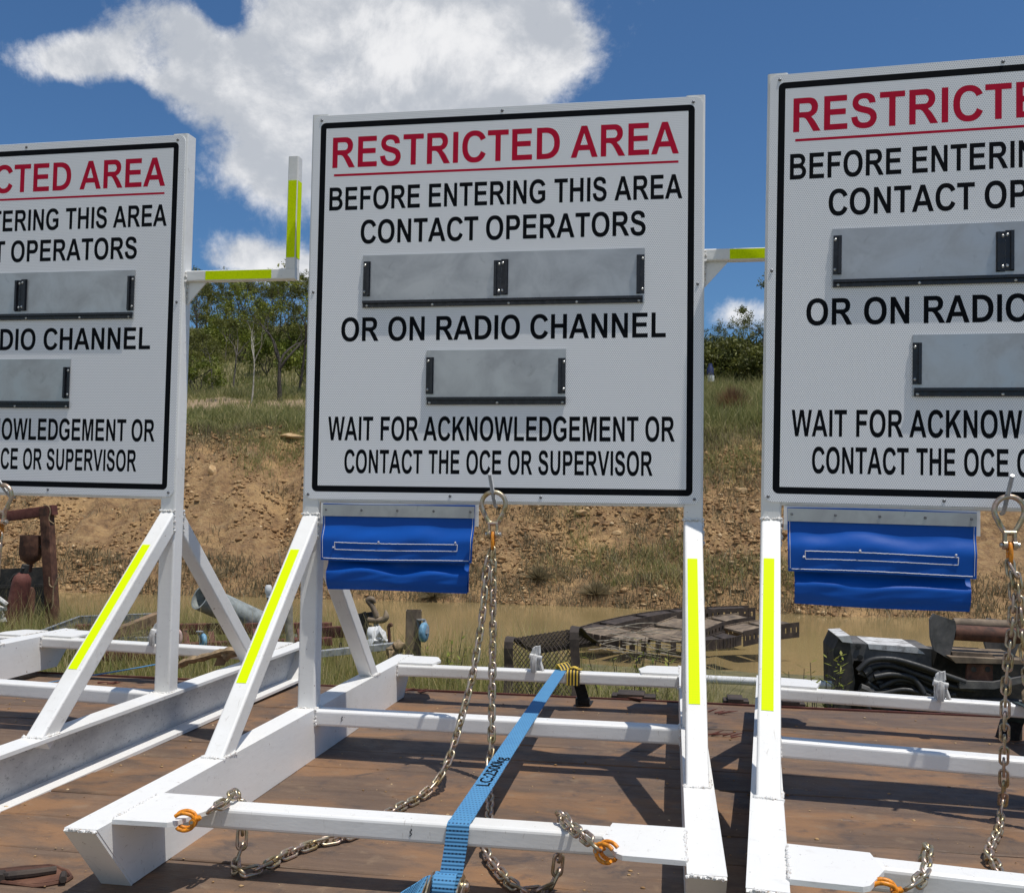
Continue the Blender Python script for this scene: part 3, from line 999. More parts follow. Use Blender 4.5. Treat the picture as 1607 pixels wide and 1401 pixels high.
def make_bag(seed, label):
    rnd = random.Random(seed)
    root = thing('document_bag', label, 'bag', (-.30, 0, .77), 'blue bags under the boards')

    def L(x, y, z):
        return (x + .30, y, z - .77)
    W0, W1 = -.537, -.0615

    def sheet(x0, x1, zt, zb, prof, amp, th, seed2, lean, t0):
        nx, nz = 46, 26
        ss0 = lambda t: min(1, max(0, (t - t0) / .2))
        r2 = random.Random(seed2)
        ph = [(r2.uniform(0, 6.3), r2.uniform(2.0, 5.5), r2.uniform(.4, 1)) for _ in range(5)]
        vs = []
        for j in range(nz + 1):
            t = j / nz
            for i in range(nx + 1):
                u = i / nx
                wv = sum(a * math.sin(f * PI * u + p + t * 2.1 * (k - 2)) for k, (p, f, a) in enumerate(ph)) / 3.2
                edge = min(1, u * 9, (1 - u) * 9) ** .7 if 0 < u < 1 else 0
                ss = max(0, min(1, (t - t0) / .30)); ss = ss * ss * (3 - 2 * ss)
                cr = sum(a * abs(math.sin(f * u * 2.3 + p + t * (3 + 2 * k))) ** 5 for k, (p, f, a) in enumerate(ph)) / 3
                y = prof(t + .09 * wv * edge * ss0(t)) - amp * (.6 * wv * (1 - .55 * t) + .55 * cr) * ss * edge - lean * math.sin(PI * u) * ss
                vs.append(L(x0 + (x1 - x0) * u + .004 * t * (1 - 2 * u), y, zt + (zb - zt) * t + .0015 * math.sin(5 * u + seed2)))
        n = len(vs)
        vs += [(v[0], v[1] + th, v[2]) for v in vs]
        fs = []
        g = nx + 1
        for j in range(nz):
            for i in range(nx):
                a = j * g + i
                fs.append((a, a + 1, a + g + 1, a + g))
                fs.append((n + a, n + a + g, n + a + g + 1, n + a + 1))
        rim = [i for i in range(g)] + [j * g + nx for j in range(1, nz + 1)] + [nz * g + i for i in range(nx - 1, -1, -1)] + [j * g for j in range(nz - 1, 0, -1)]
        for a, b in zip(rim, rim[1:] + rim[:1]):
            fs.append((a, n + a, n + b, b))
        return MB().add(vs, fs), vs, g, nz
    mb, vs, g, nz = sheet(W0, W1, .7745, .603, lambda t: -.0052 - .019 * float(sstep1(.36, .66, t)), .0052, .0015, seed, .003, .24)
    flap = mb.build('flap', 'blue_pvc_canvas', root, 60)

    def stitch(pts, r=.0011):
        """white running stitch following the flap surface (u, t)"""
        st = MB()
        for (ua, ta), (ub, tb) in zip(pts[:-1], pts[1:]):
            n = max(2, int(abs(ub - ua) * 110 + abs(tb - ta) * 45))
            path = []
            for i in range(n + 1):
                u, t = ua + (ub - ua) * i / n, ta + (tb - ta) * i / n
                fi, fj = min(g - 1.001, u * (g - 1)), min(nz - .001, t * nz)
                i0, j0 = int(fi), int(fj)
                a, b = fi - i0, fj - j0
                P = [Vector(vs[(j0 + dj) * g + i0 + di]) for dj, di in ((0, 0), (0, 1), (1, 0), (1, 1))]
                p = (P[0] * (1 - a) + P[1] * a) * (1 - b) + (P[2] * (1 - a) + P[3] * a) * b
                p.y -= .0008 + rnd.uniform(0, .0004)
                p.z += rnd.uniform(-.00014, .0006)
                path.append(p)
            st.tube(path, r, 5)
        return st
    tb = .68
    st = stitch([(.095, tb), (.905, tb + .01), (.903, tb + .125), (.097, tb + .125), (.095, tb)])
    for u, t in ((.095, tb + .12), (.905, tb + .005), (.40, tb)):
        p = Vector(vs[int(t * nz) * g + int(u * (g - 1))])
        st.ico(p + Vector((0, -.003, 0)), .0034)
    st2 = stitch([(.02, .965), (.98, .965)])
    st2.build('hem_stitching', 'white_thread', flap)
    st.build('velcro_stitching', 'white_thread', flap)
    stitch([(.012, .22), (.012, .96)], .0007).build('hem_stitching', 'white_thread', flap)
    stitch([(.988, .22), (.988, .96)], .0007).build('hem_stitching', 'white_thread', flap)
    mb, *_ = sheet(-.517, -.076, .612, .515, lambda t: -.004 - .022 * float(sstep1(.14, .50, t)) + .012 * float(sstep1(.72, 1.0, t)), .0050, .0012, seed + 3, .003, .10)
    pouch = mb.build('pouch', 'blue_pvc_canvas', root, 60)
    MB().box(L(-.515, -.004, .516), L(-.078, .0012, .72)).build('back_panel', 'blue_pvc_canvas', root, 0)
    sm = MB().box(L(W0 + .001, -.0105, .7365), L(W1 - .001, -.0085, .7715))
    strip = sm.build('clamp_strip', 'brushed_aluminium_plate', root, 0)
    for i in range(5):
        MB().lathe([(.0001, .002), (.0032, .0018), (.0042, 0)], L(W0 + .012 + i * .1125, -.0105, .756), (0, -1, 0), 9).build('rivet', 'dark_screw', strip)
    return root


bag2 = make_bag(3, 'blue canvas document bag under the centre board, hanging in front of the rear brace')
bag3 = make_bag(12, 'blue canvas document bag under the right board, above the black hydraulic attachment')
bag3.location = xf(Q3, (-.30, 0, .77))
bag3.rotation_euler = s3.rotation_euler


# ------------------------------------------------------------------ chain slings
def link_mesh():
    pts = []
    h, r = .0135, .0092
    for i in range(9):
        a = PI * i / 8
        pts.append((r * math.cos(a), 0, h + r * math.sin(a)))
    for i in range(9):
        a = PI + PI * i / 8
        pts.append((r * math.cos(a), 0, -h + r * math.sin(a)))
    mb = MB().tube(pts, .0037, 7, closed=True)
    return mb


PITCH_L = .0295
LINK = None


def lay_chain(path, parent, objs, flip=0, seed=1):
    """place links along a path; alternate links are turned a quarter"""
    global LINK
    rnd = random.Random(seed)
    P = smooth_path(path, 10)
    acc = [0]
    for a, b in zip(P[:-1], P[1:]):
        acc.append(acc[-1] + (b - a).length)
    n = int(acc[-1] / PITCH_L)
    for i in range(n):
        s0 = (i + .5) * PITCH_L
        j = max(k for k in range(len(acc)) if acc[k] <= s0)
        j = min(j, len(P) - 2)
        p = P[j].lerp(P[j + 1], (s0 - acc[j]) / max(1e-9, acc[j + 1] - acc[j]))
        t = (P[min(j + 2, len(P) - 1)] - P[max(j - 1, 0)]).normalized()
        ref = Vector((1, 0, 0)) if abs(t.z) > .6 else Vector((0, 0, 1))
        x = (ref - t * ref.dot(t)).normalized()
        ang = (i + flip) % 2 * PI / 2 + (PI / 4 if abs(t.z) < .6 else .35) + rnd.uniform(-.2, .2)
        x = Matrix.Rotation(ang, 3, t) @ x
        y = t.cross(x)
        M = Matrix((x, y, t)).transposed().to_4x4()
        M.translation = p - Vector(parent.location)
        if LINK is None:
            o = link_mesh().build('link', 'yellow_zinc_steel', parent, 60)
            LINK = o.data
        else:
            o = bpy.data.objects.new('link', LINK)
            COL.objects.link(o)
            o.parent = parent
        o.matrix_local = M
        objs.append((o, M))


def sling_head(root, tilt=0.0):
    """master ring with clevis, pin and orange connecting link, hung at the root's origin (ring top)"""
    pts = []
    R, H = .036, -.062
    for i in range(17):
        a = math.radians(-25 + 230 * i / 16)
        pts.append((R * math.cos(a), 0, -.036 + R * math.sin(a)))
    pts += [(-.021, 0, -.075), (-.0125, 0, -.089), (0, 0, -.0925), (.0125, 0, -.089), (.021, 0, -.075)]
    ring = MB().tube(pts, .0066, 10, closed=True, radii=[1.05] * len(pts))
    ring.bar((-.015, 0, -.092), (.015, 0, -.092), .018, .012)
    ring.build('master_ring', 'yellow_zinc_steel', root, 60)
    cl = MB()
    for s in (-1, 1):
        cl.bar((s * .0115, 0, -.092), (s * .0115, 0, -.121), .008, .018, up=(0, 1, 0), r=.003)
        cl.lathe([(.0001, -.0045), (.012, -.0045), (.012, .0045), (.0001, .0045)], (s * .0115, 0, -.123), (1, 0, 0), 14)
    c = cl.build('clevis', 'yellow_zinc_steel', root, 50)
    MB().lathe([(.0001, -.023), (.006, -.023), (.006, -.019), (.0042, -.019), (.0042, .019), (.0065, .019), (.0065, .024), (.0001, .024)], (0, 0, -.123), (1, 0, 0), 12).build('clevis_pin', 'zinc_screw', c)
    pts = [(0, .0115 * math.cos(a), -.1435 + .0255 * math.sin(a)) for a in [2 * PI * i / 20 for i in range(20)]]
    mb = MB().tube(pts, .0052, 9, closed=True)
    mb.lathe([(.0001, -.008), (.0068, -.008), (.0068, .008), (.0001, .008)], (0, 0, -.143), (0, 1, 0), 12)
    mb.build('connecting_link', 'orange_hook_paint', root, 60)


def claw(parent, loc, yaw, sx=1):
    """orange grab hook biting on a gusset plate edge"""
    hk = MB()
    for dy in (-.014, .014):
        pts = [(-.036, dy, .018), (-.024, dy, .026), (-.004, dy * 1.1, .029), (.018, dy, .022), (.028, dy * .7, .004), (.020, dy, -.018), (-.002, dy * 1.1, -.027), (-.022, dy, -.024), (-.030, dy, -.017)]
        hk.tube(smooth_path(pts, 4), .0066, 8, radii=None)
    hk.lathe([(.0001, -.022), (.0095, -.022), (.0095, .022), (.0001, .022)], (.022, 0, .002), (0, 1, 0), 12)
    hk.tube([(.022, 0, .004), (.038, 0, .010), (.044, 0, .014)], .010, 8, radii=[1.1, 1, .8])
    o = hk.build('grab_hook', 'orange_hook_paint', parent, 60)
    o.location = Vector(loc) - Vector(parent.location)
    o.rotation_euler = (0, 0, yaw)
    o.scale = (.58, .58, .58)
    MB().lathe([(.0001, -.024), (.0055, -.024), (.0055, .024), (.0001, .024)], (.022, 0, .002), (0, 1, 0), 10).build('hook_pin', 'zinc_screw', o)
    return o


def limit(objs, parent):
    """keep at most 100 links as parts: the rest (smallest in view) become one part"""
    if len(objs) <= 98:
        return
    far = objs[98:]
    mb = MB()
    for o, M in far:
        mb.add([M @ v.co for v in o.data.vertices], [tuple(p.vertices) for p in o.data.polygons])
        bpy.data.objects.remove(o)
    tag(mb.build('link', 'yellow_zinc_steel', parent, 60), kind='stuff')


GC = 'chain slings hung from the pins under the boards'
c2 = thing('chain_sling', 'two-leg chain sling with ring under the centre board, its orange hooks on the front gussets', 'chain', (.003, -.052, .815), GC)
sling_head(c2)
L2 = []
lay_chain([(.003, -.06, .648), (-.012, -.065, .594), (-.019, -.085, .459), (-.033, -.13, .309), (-.055, -.19, .178), (-.073, -.25, .087), (-.098, -.29, .036), (-.126, -.354, .012), (-.151, -.438, .012), (-.18, -.56, .012),
           (-.206, -.678, .012), (-.26, -.738, .012), (-.30, -.825, .012), (-.32, -.905, .012), (-.350, -.936, .012), (-.378, -.905, .014), (-.378, -.880, .045), (-.380, -.880, .120), (-.383, -.905, .1585), (-.381, -.960, .157), (-.384, -1.036, .160)], c2, L2, 0, 2)
lay_chain([(.004, -.054, .640), (.006, -.06, .594), (.010, -.07, .40), (.014, -.09, .249), (.022, -.13, .106), (.021, -.16, .060), (.033, -.22, .016), (.06, -.349, .012), (.095, -.55, .012), (.12, -.712, .012), (.157, -.802, .012),
           (.201, -.883, .012), (.237, -.918, .012), (.262, -.908, .012), (.289, -.880, .020), (.298, -.880, .060), (.300, -.880, .120), (.305, -.905, .1585), (.325, -.950, .157), (.350, -1.005, .160), (.370, -1.045, .163), (.392, -1.085, .160)], c2, L2, 1, 5)
limit(L2, c2)
claw(c2, (-.405, -1.072, .153), .15)
claw(c2, (.405, -1.078, .153), PI - .55)

c3 = thing('chain_sling', 'chain sling hanging beside the right blue bag, under the right board', 'chain', xf(Q3, (.003, -.06, .815)), GC)
sling_head(c3)
c3b = Vector(c3.location)
L3 = []
lay_chain([c3b + Vector((0, 0, -.166)), (1.366, -.236, .55), (1.350, -.230, .371), (1.346, -.226, .257), (1.346, -.215, .15), (1.349, -.200, .07), (1.348, -.185, .02), (1.306, -.306, .012), (1.254, -.423, .012), (1.219, -.516, .012), (1.217, -.58, .012), (1.18, -.72, .012),
           (1.10, -.86, .012), (1.02, -.94, .012), (.985, -.93, .05), (.985, -.925, .12), (.985, -.955, .1585), (.968, -1.02, .157), (.950, -1.085, .158), (.915, -1.150, .160), (.885, -1.176, .158)], c3, L3, 0, 8)
lay_chain([c3b + Vector((0, -.004, -.172)), (1.374, -.238, .60), (1.386, -.240, .46), (1.40, -.250, .30), (1.43, -.27, .15), (1.48, -.32, .03), (1.56, -.45, .012), (1.66, -.70, .012), (1.68, -.95, .012), (1.68, -.97, .12), (1.68, -1.0, .165), (1.72, -1.1, .165)], c3, L3, 1, 9)
limit(L3, c3)
claw(c3, (.866, -1.178, .155), -.10)

c1 = thing('chain_sling', 'steel sling ring and orange link hanging under the left board at the frame edge', 'chain', xf(Q1, (.003, -.055, .815)), GC)
sling_head(c1)
c1b = Vector(c1.location)
L1 = []
lay_chain([c1b + Vector((0, 0, -.166)), c1b + Vector((-.02, -.01, -.4)), c1b + Vector((-.06, -.10, -.62)), c1b + Vector((-.14, -.25, -.79)), c1b + Vector((-.22, -.5, -.80)), c1b + Vector((-.3, -.85, -.80))], c1, L1, 0, 3)
lay_chain([c1b + Vector((0, -.004, -.172)), c1b + Vector((-.01, -.01, -.4)), c1b + Vector((-.03, -.08, -.68)), c1b + Vector((-.06, -.25, -.80)), c1b + Vector((-.0, -.6, -.80))], c1, L1, 1, 4)


# ------------------------------------------------------------------ ratchet strap over the centre stand
st = thing('ratchet_strap', 'pale blue webbing strap with ratchet, running over the bars of the centre stand', 'strap', (.11, -.9, .15))


def rel(pts, o):
    return [Vector(p) - Vector(o.location) for p in pts]


zt_ = .1465
path = [(.093, -.985, .030), (.100, -.974, .060), (.1055, -.9625, .110), (.1075, -.9620, .132)] + \
       [(.1080, -.9590, .1440), (.1090, -.952, .1480), (.1105, -.942, .1485)] + [(.1105 - .011 * t, -.942 + t * 1.855, .1485 + .004 * math.sin(PI * t)) for t in [i / 24 for i in range(1, 25)]] + \
       [(.0990, .945, .1468), (.0988, .956, .140), (.0985, .9615, .125), (.098, .9615, .106)]
mb, uv = ribbon(rel(path, st), .045, (1, .035, 0))
web = mb.build('webbing', 'blue_webbing', st, 40, uvs=uv)
# printed rating on the webbing (lower case has no glyphs in the outline set: taken from the built-in face)
fc = bpy.data.curves.new('printed_text', 'FONT')
fc.body = 'LC:2500kg'
fc.size = .041
fc.offset = .0006
fo = bpy.data.objects.new('printed_text', fc)
COL.objects.link(fo)
dg = bpy.context.evaluated_depsgraph_get()
tm = bpy.data.meshes.new_from_object(fo.evaluated_get(dg))
bpy.data.objects.remove(fo)
xs = [v.co.x for v in tm.vertices]
kx = .25 / (max(xs) - min(xs))
for v in tm.vertices:
    bx, by = (v.co.x - min(xs)) * kx, v.co.y
    t_ = (.235 + bx) / 1.855
    p = Vector((.1105 - .011 * t_ + .0125 - by, -.942 + t_ * 1.855, .1485 + .004 * math.sin(PI * t_) + .0020))
    v.co = p - Vector(st.location)
tm.materials.append(MAT['black_vinyl'])
to = bpy.data.objects.new('printed_text', tm)
COL.objects.link(to)
to.parent = web
# ratchet: two side plates, wound webbing, handle, tail
rt = MB()
rc = Vector((.090, -.992, .020)) - Vector(st.location)
for s in (-1, 1):
    q = [(-.045, -.014), (.020, -.020), (.052, .018), (.030, .034), (-.015, .022), (-.048, .004)]
    rt.prism([rc + Vector((s * .028, y_, z_)) for y_, z_ in q], (s * .003, 0, 0))
    rt.prism([rc + Vector((s * .036, y_, z_)) for y_, z_ in [(-.05, -.010), (.030, -.014), (.050, .010), (.02, .026), (-.05, .006)]], (s * .002, 0, 0))
rt.lathe([(.0001, -.045), (.008, -.045), (.008, .045), (.0001, .045)], rc + Vector((0, .018, .012)), (1, 0, 0), 12)
rt.lathe([(.0001, -.042), (.006, -.042), (.006, .042), (.0001, .042)], rc + Vector((0, -.035, .0)), (1, 0, 0), 12)
rt.build('ratchet', 'yellow_zinc_steel', st, 30)
coil = [rc + Vector((0, .016 + .026 * math.cos(a), .010 + .026 * math.sin(a))) for a in [PI * 1.9 - PI * 1.6 * i / 16 for i in range(17)]]
mb, uv = ribbon(coil, .044, (1, 0, 0))
mb.build('webbing_roll', 'blue_webbing', st, 60, uvs=uv)
mb, uv = ribbon(smooth_path([rc + Vector((-.01, .012, .012)), rc + Vector((-.045, .006, .012)), rc + Vector((-.062, -.012, .004)), rc + Vector((-.085, -.05, -.004)), rc + Vector((-.10, -.1, -.010))], 5), .044, (.35, .6, .7))
mb.build('webbing_tail', 'blue_webbing', st, 60, uvs=uv)
# yellow wear sleeve on the rear bar beside the strap, and the strap end below it, its shade painted black
sl = thing('wear_sleeve', 'yellow and black wear sleeve folded over the rear bar beside the blue strap', 'sleeve', (.150, .93, .147))
sp = [(0, .034, -.03), (0, .033, -.004), (0, .020, .004), (0, 0, .006), (0, -.022, .005), (0, -.0335, -.003), (0, -.036, -.025), (0, -.037, -.050)]
mb, uv = ribbon(smooth_path(sp, 4), .050, (1, .05, .0), .003)
mb.build('folded_sleeve', 'yellow_sleeve', sl, 60, uvs=uv)
mb, uv = ribbon(smooth_path([(-.055, .02, .004), (-.053, .012, .020), (-.047, 0, .026), (-.036, -.012, .018), (-.028, -.022, .006)], 5), .04, (.9, .3, .2), .002)
mb.build('sleeve_lip', 'yellow_sleeve', sl, 60, uvs=uv)
mb, uv = ribbon(smooth_path([(-.018, -.005, .010), (0, -.012, .016), (.02, -.016, .010), (.032, -.01, .008)], 5), .022, (.2, .95, .1), .003)
mb.build('sleeve_lip', 'yellow_sleeve', sl, 60, uvs=uv)
bs = thing('shaded_strap_end', 'strap end, its shade painted black, dropping from the yellow sleeve to the deck edge', 'strap', (.165, .975, .10))
mb, uv = ribbon(rel(smooth_path([(.163, .965, .118), (.168, .972, .085), (.178, .985, .045), (.185, 1.0, .003), (.190, 1.10, .003)], 5), bs), .045, (1, .03, 0), .003)
mb.build('webbing', 'black_webbing', bs, 60, uvs=uv)
mb = MB().box(rel([(.150, .992, .002)], bs)[0], rel([(.205, 1.03, .03)], bs)[0])
mb.build('shaded_block', 'black_webbing', bs, 0)  # box coloured black for the strap lying in shadow

# dark green strap with folded tan sleeve on the right stand
gs_ = thing('ratchet_strap', 'dark green webbing strap crossing the rear bar of the right stand', 'strap', at(1540, 1095, .80))
o0 = gs_.location
pA = xf(Q3, (.255, .962, .100)); pB = xf(Q3, (.262, .958, .140)); pC = xf(Q3, (.264, .93, .150)); pD = xf(Q3, (.30, .6, .152)); pE = xf(Q3, (.36, -.2, .152)); pF = xf(Q3, (.44, -.95, .150))
mb, uv = ribbon(rel([xf(Q3, (.24, 1.0, .03)), pA, pB, pC, pD, pE, pF], gs_), .06, (1, -.05, 0), .003)
mb.build('webbing', 'dark_green_webbing', gs_, 40, uvs=uv)
tr = thing('folded_rag', 'tan folded cloth lying on the rear bar of the right stand beside the green strap', 'cloth', xf(Q3, (.31, .91, .165)))
mb, uv = ribbon(rel(smooth_path([xf(Q3, (.262, .93, .165)), xf(Q3, (.285, .915, .186)), xf(Q3, (.31, .88, .178)), xf(Q3, (.345, .84, .163)), xf(Q3, (.38, .80, .158))], 6), tr), .07, (.25, .9, .35), .010)
for i, v in enumerate(mb.v):
    mb.v[i] = tuple(c + random.uniform(-.003, .003) for c in v)
mb.build('folded_cloth', 'tan_cloth', tr, 60)
kb = thing('strap_block', 'small black rubber block below the rear bar of the right stand', 'block', xf(Q3, (.235, 1.0, .02)))
MB().lathe([(.0001, 0), (.040, 0), (.043, .01), (.036, .07), (.030, .076), (.0001, .076)], (0, 0, -.02), (.15, 0, 1), 9).build('rubber_body', 'black_webbing', kb, 40)

# thin blue strap and twisted tan sleeve on the left stand
bl = thing('ratchet_strap', 'thin pale blue strap lying across the deck behind the left stand', 'strap', atz(40, 1076, .01))
pts = [atz(-60, 1092, .006), atz(0, 1084, .006), atz(45, 1076, .006), atz(90, 1068, .008)]
pts += [at(140, 1060, 1.10), at(190, 1052, 1.12), at(240, 1043, 1.14), at(270, 1038, 1.13)]
mb, uv = ribbon(rel(smooth_path(pts, 5), bl), .030, (.25, .9, .1))
mb.build('webbing', 'blue_webbing', bl, 40, uvs=uv)
tw = thing('twisted_sleeve', 'twisted tan canvas sleeve draped along the rear bar of the left stand', 'sleeve', at(320, 1034, 1.02))
pts = smooth_path([at(262, 1047, 1.06), at(282, 1043, 1.03), at(296, 1036, 1.02), at(312, 1033, 1.01), at(335, 1027, 1.0), at(356, 1021, 1.0), at(369, 1021, 1.0), at(352, 1030, 1.0)], 6)
rad = [.62 + .38 * abs(math.sin(i * .55)) + random.uniform(-.08, .08) for i in range(len(pts))]
mb = MB().sweep(rel(pts, tw), [(.021 * math.cos(a) * (1 + .25 * math.cos(3 * a)), .017 * math.sin(a)) for a in [2 * PI * i / 12 for i in range(12)]], radii=rad)
mb.build('twisted_canvas', 'tan_cloth', tw, 50)
mb, uv = ribbon(rel(smooth_path([at(350, 1026, 1.0), at(348, 1034, 1.0), at(344, 1044, 1.0)], 4), tw), .045, (1, .1, .1), .004)
mb.build('hanging_end', 'weathered_wood', tw, 40)


# ------------------------------------------------------------------ the truck deck
deck = thing('truck_deck', 'brown weathered timber flatbed deck carrying the row of white sign stands', 'truck deck', (0, 0, 0))
Y0, Y1 = -1.27, 1.165
edges = [Y0]
while edges[-1] < Y1 - .2:
    edges.append(edges[-1] + random.choice((.19, .2, .21)))
edges[-1] = Y1
for a, b in zip(edges[:-1], edges[1:]):
    nx = 60
    mb = MB()
    dz = random.uniform(-.002, 0)
    prof = [(0, .003), (.003, .006), (b - a - .0075, .006), (b - a - .0045, .002), (b - a - .0045, -.034), (0, -.034)]
    vs, fs = [], []
    for i in range(nx + 1):
        x = -5.2 + 9.4 * i / nx
        wv = .0012 * math.sin(i * .7 + a * 9)
        vs += [(x, a + .002 + q[0] + (random.uniform(-.001, .001)), q[1] - .006 + dz + (wv if q[1] > -.01 else 0)) for q in prof]
    k = len(prof)
    for i in range(nx):
        for m in range(k):
            fs.append((i * k + m, i * k + (m + 1) % k, (i + 1) * k + (m + 1) % k, (i + 1) * k + m))
    fs += [tuple(range(k)), tuple(range(nx * k, nx * k + k))]
    mb.add(vs, fs).build('plank', 'weathered_deck_timber', deck, 20)
MB().box((-5.2, Y1 + .003, -.12), (4.2, Y1 + .012, .004)).box((-5.2, Y1 + .012, -.12), (4.2, Y1 + .05, -.11)).build('side_rail', 'red_oxide', deck, 0)
MB().box((-5.2, Y0 - .012, -.12), (4.2, Y0 - .003, .004)).build('side_rail', 'red_oxide', deck, 0)
for y in (-.55, .45):
    MB().box((-5.2, y - .04, -.30), (4.2, y + .04, -.12)).build('chassis_rail', 'dark_rust', deck, 0)
MB().box((-5.1, Y0 + .05, -.12), (-5.0, Y1 - .05, -.05)).box((-1.6, Y0 + .05, -.12), (-1.5, Y1 - .05, -.05)).box((1.6, Y0 + .05, -.12), (1.7, Y1 - .05, -.05)).build('cross_bearer', 'dark_rust', deck, 0)
for x in (-3.6, -2.5, 2.7):
    for y in (-1.0, .9):
        MB().lathe([(.18, -.12), (.40, -.12), (.46, -.08), (.46, .08), (.40, .12), (.18, .12)], (x, y, -.69), (0, 1, 0), 28).build('wheel', 'tyre_rubber', deck, 40)
    MB().box((x - .05, -1.0, -.74), (x + .05, .9, -.64)).box((x - .04, -.58, -.66), (x + .04, -.52, -.28)).box((x - .04, .42, -.66), (x + .04, .48, -.28)).build('axle', 'dark_rust', deck, 0)
# stake pockets and lip plates along the far edge
for px_, w in ((1156, .05), (1240, .055), (992, .09)):
    p = atz(px_, 1103, -.0)
    mb = MB().box((p.x - w, Y1 + .052, -.10), (p.x + w, Y1 + .13, .006)).box((p.x - w * .7, Y1 + .0125, .006), (p.x + w * .5, Y1 + .12, .020))
    mb.build('stake_pocket', 'dark_rust', deck, 0)
mb = MB().prism([(.335, Y1 + .02, .004), (.41, Y1 + .055, .004), (.40, Y1 - .035, .008)], (0, 0, .006))
mb.build('lip_plate', 'brown_rust', deck, 0)
# splintered gouges
for x0, y0 in ((.70, .985), (.69, .59), (-.55, 1.13), (-1.85, 1.0)):
    mb = MB()
    for i in range(6):
        a = Vector((x0 + random.uniform(-.05, .05), y0 + random.uniform(-.02, .02), .002))
        d = Vector((random.uniform(.03, .07), random.uniform(-.012, .012), random.uniform(.004, .016)))
        mb.tube([a, a + d * .5, a + d], .003, 4, radii=[1, .9, .2])
    mb.build('splinter', 'red_oxide', deck, 0)
# recessed lashing point near the front left corner
c = Vector((-.775, -1.015, .0008))
rim = [c + Vector((.082 * math.cos(a) * (1 + .1 * math.cos(2 * a)), .050 * math.sin(a) * (1 - .18 * math.sin(3 * a + .6)), .002)) for a in [2 * PI * i / 24 for i in range(24)]]
lp = MB().tube([p + Vector((random.uniform(-.004, .004), random.uniform(-.004, .004), -.002)) for p in rim], .0042, 6, closed=True)
lash = lp.build('lashing_point', 'brown_rust', deck, 50)
MB().prism([p + (c - p) * .12 + Vector((0, 0, -.001)) for p in rim], (0, 0, .002)).build('recess_plate', 'brown_rust', lash, 0)
MB().tube([c + Vector((-.048, -.022, .004)), c + Vector((-.020, -.035, .012)), c + Vector((.018, -.010, .011)), c + Vector((.046, .018, .009))], .008, 8).tube([c + Vector((-.05, -.018, .006)), c + Vector((-.036, -.044, .006))], .010, 6).build('lashing_bar', 'dark_rust', lash, 40)
MB().tube([c + Vector((.070, .008, .006)), c + Vector((.094, -.030, .010))], .007, 6).build('latch_lug', 'dark_rust', lash, 40)

r = np.random.default_rng(8)
n = 1500
gx, gy = r.uniform(-2.6, 2.2, n), r.uniform(-1.2, 1.13, n)
gs = .0012 + .0035 * r.random(n) ** 5
bm = bmesh.new()
bmesh.ops.create_icosphere(bm, subdivisions=1, radius=1.0)
iv = np.array([v.co[:] for v in bm.verts])
if_ = np.array([[v.index for v in f.verts] for f in bm.faces])
bm.free()
GP = iv[None] * gs[:, None, None] * (1 + r.uniform(-.3, .3, (n, len(iv), 1))) * np.array([1.3, 1, .6])
GP += np.stack([gx, gy, np.zeros(n)], -1)[:, None, :]
go = np_mesh('grit', GP.reshape(-1, 3), (if_[None] + (np.arange(n) * len(iv))[:, None, None]).reshape(-1, 3), 'bank_stone', np.repeat(r.uniform(.2, 1, n), len(iv)))
tag(go, 'fine grit scattered over the deck planks', kind='stuff')


# ------------------------------------------------------------------ terrain
def sstep(a, b, x):
    t = np.clip((x - a) / (b - a), 0, 1)
    return t * t * (3 - 2 * t)


def vnoise(x, y, seed=0):
    """cheap value noise on arrays"""
    def h(i, j):
        v = np.sin(i * 127.1 + j * 311.7 + seed * 74.7) * 43758.5453
        return v - np.floor(v)
    xi, yi = np.floor(x), np.floor(y)
    fx, fy = x - xi, y - yi
    fx, fy = fx * fx * (3 - 2 * fx), fy * fy * (3 - 2 * fy)
    return (h(xi, yi) * (1 - fx) + h(xi + 1, yi) * fx) * (1 - fy) + (h(xi, yi + 1) * (1 - fx) + h(xi + 1, yi + 1) * fx) * fy


def fbm(x, y, seed=0, o=4):
    s, a = 0, .5
    for k in range(o):
        s = s + a * (vnoise(x * 2 ** k, y * 2 ** k, seed + k * 7) - .5)
        a *= .5
    return s


def height(x, y, fine=True):
    x, y = np.asarray(x, float), np.asarray(y, float)
    crestn = 1.1 * fbm(x * .32, y * 0, 91) + .5 * fbm(x * 1.1, y * 0, 92)
    z = -1.15 - .75 * sstep(8.5, 13.5, y + 1.6 * fbm(x * .3, y * .3, 5))
    yw = y + 1.3 * fbm(x * .22, y * .1, 3) + .5 * fbm(x * .9, y * .6, 8) + sstep(24, 28, y) * crestn
    bank = np.clip((yw - 20.6) * .60, 0, None)
    crest = 29.4
    over = np.clip(yw - crest, 0, None)
    bank = np.where(yw > crest, (crest - 20.6) * .60, bank)
    z = z + bank * sstep(20.2, 21.2, yw + .6)
    z = z + over * .205
    u = x / np.maximum(y, 1)
    left = sstep(-.10, -.30, u)
    z = z + np.clip(y - 48, 0, 34) * (.10 * left - .11 * (1 - left)) - np.clip(y - 84, 0, 400) * (.20 + .02 * left)
    gul = np.abs(fbm(x * .75 + .25 * y, y * .12, 55)) * -1.3 * sstep(21.5, 24, y) * (1 - sstep(28.5, 31, y))
    z = z + gul
    rough = .26 * sstep(20, 23, y) * (1 - sstep(30, 33, y)) + .06
    z = z + rough * (fbm(x * 1.1, y * 1.1, 21) * 1.6 + fbm(x * 4.5, y * 4.5, 31) * .6)
    return z


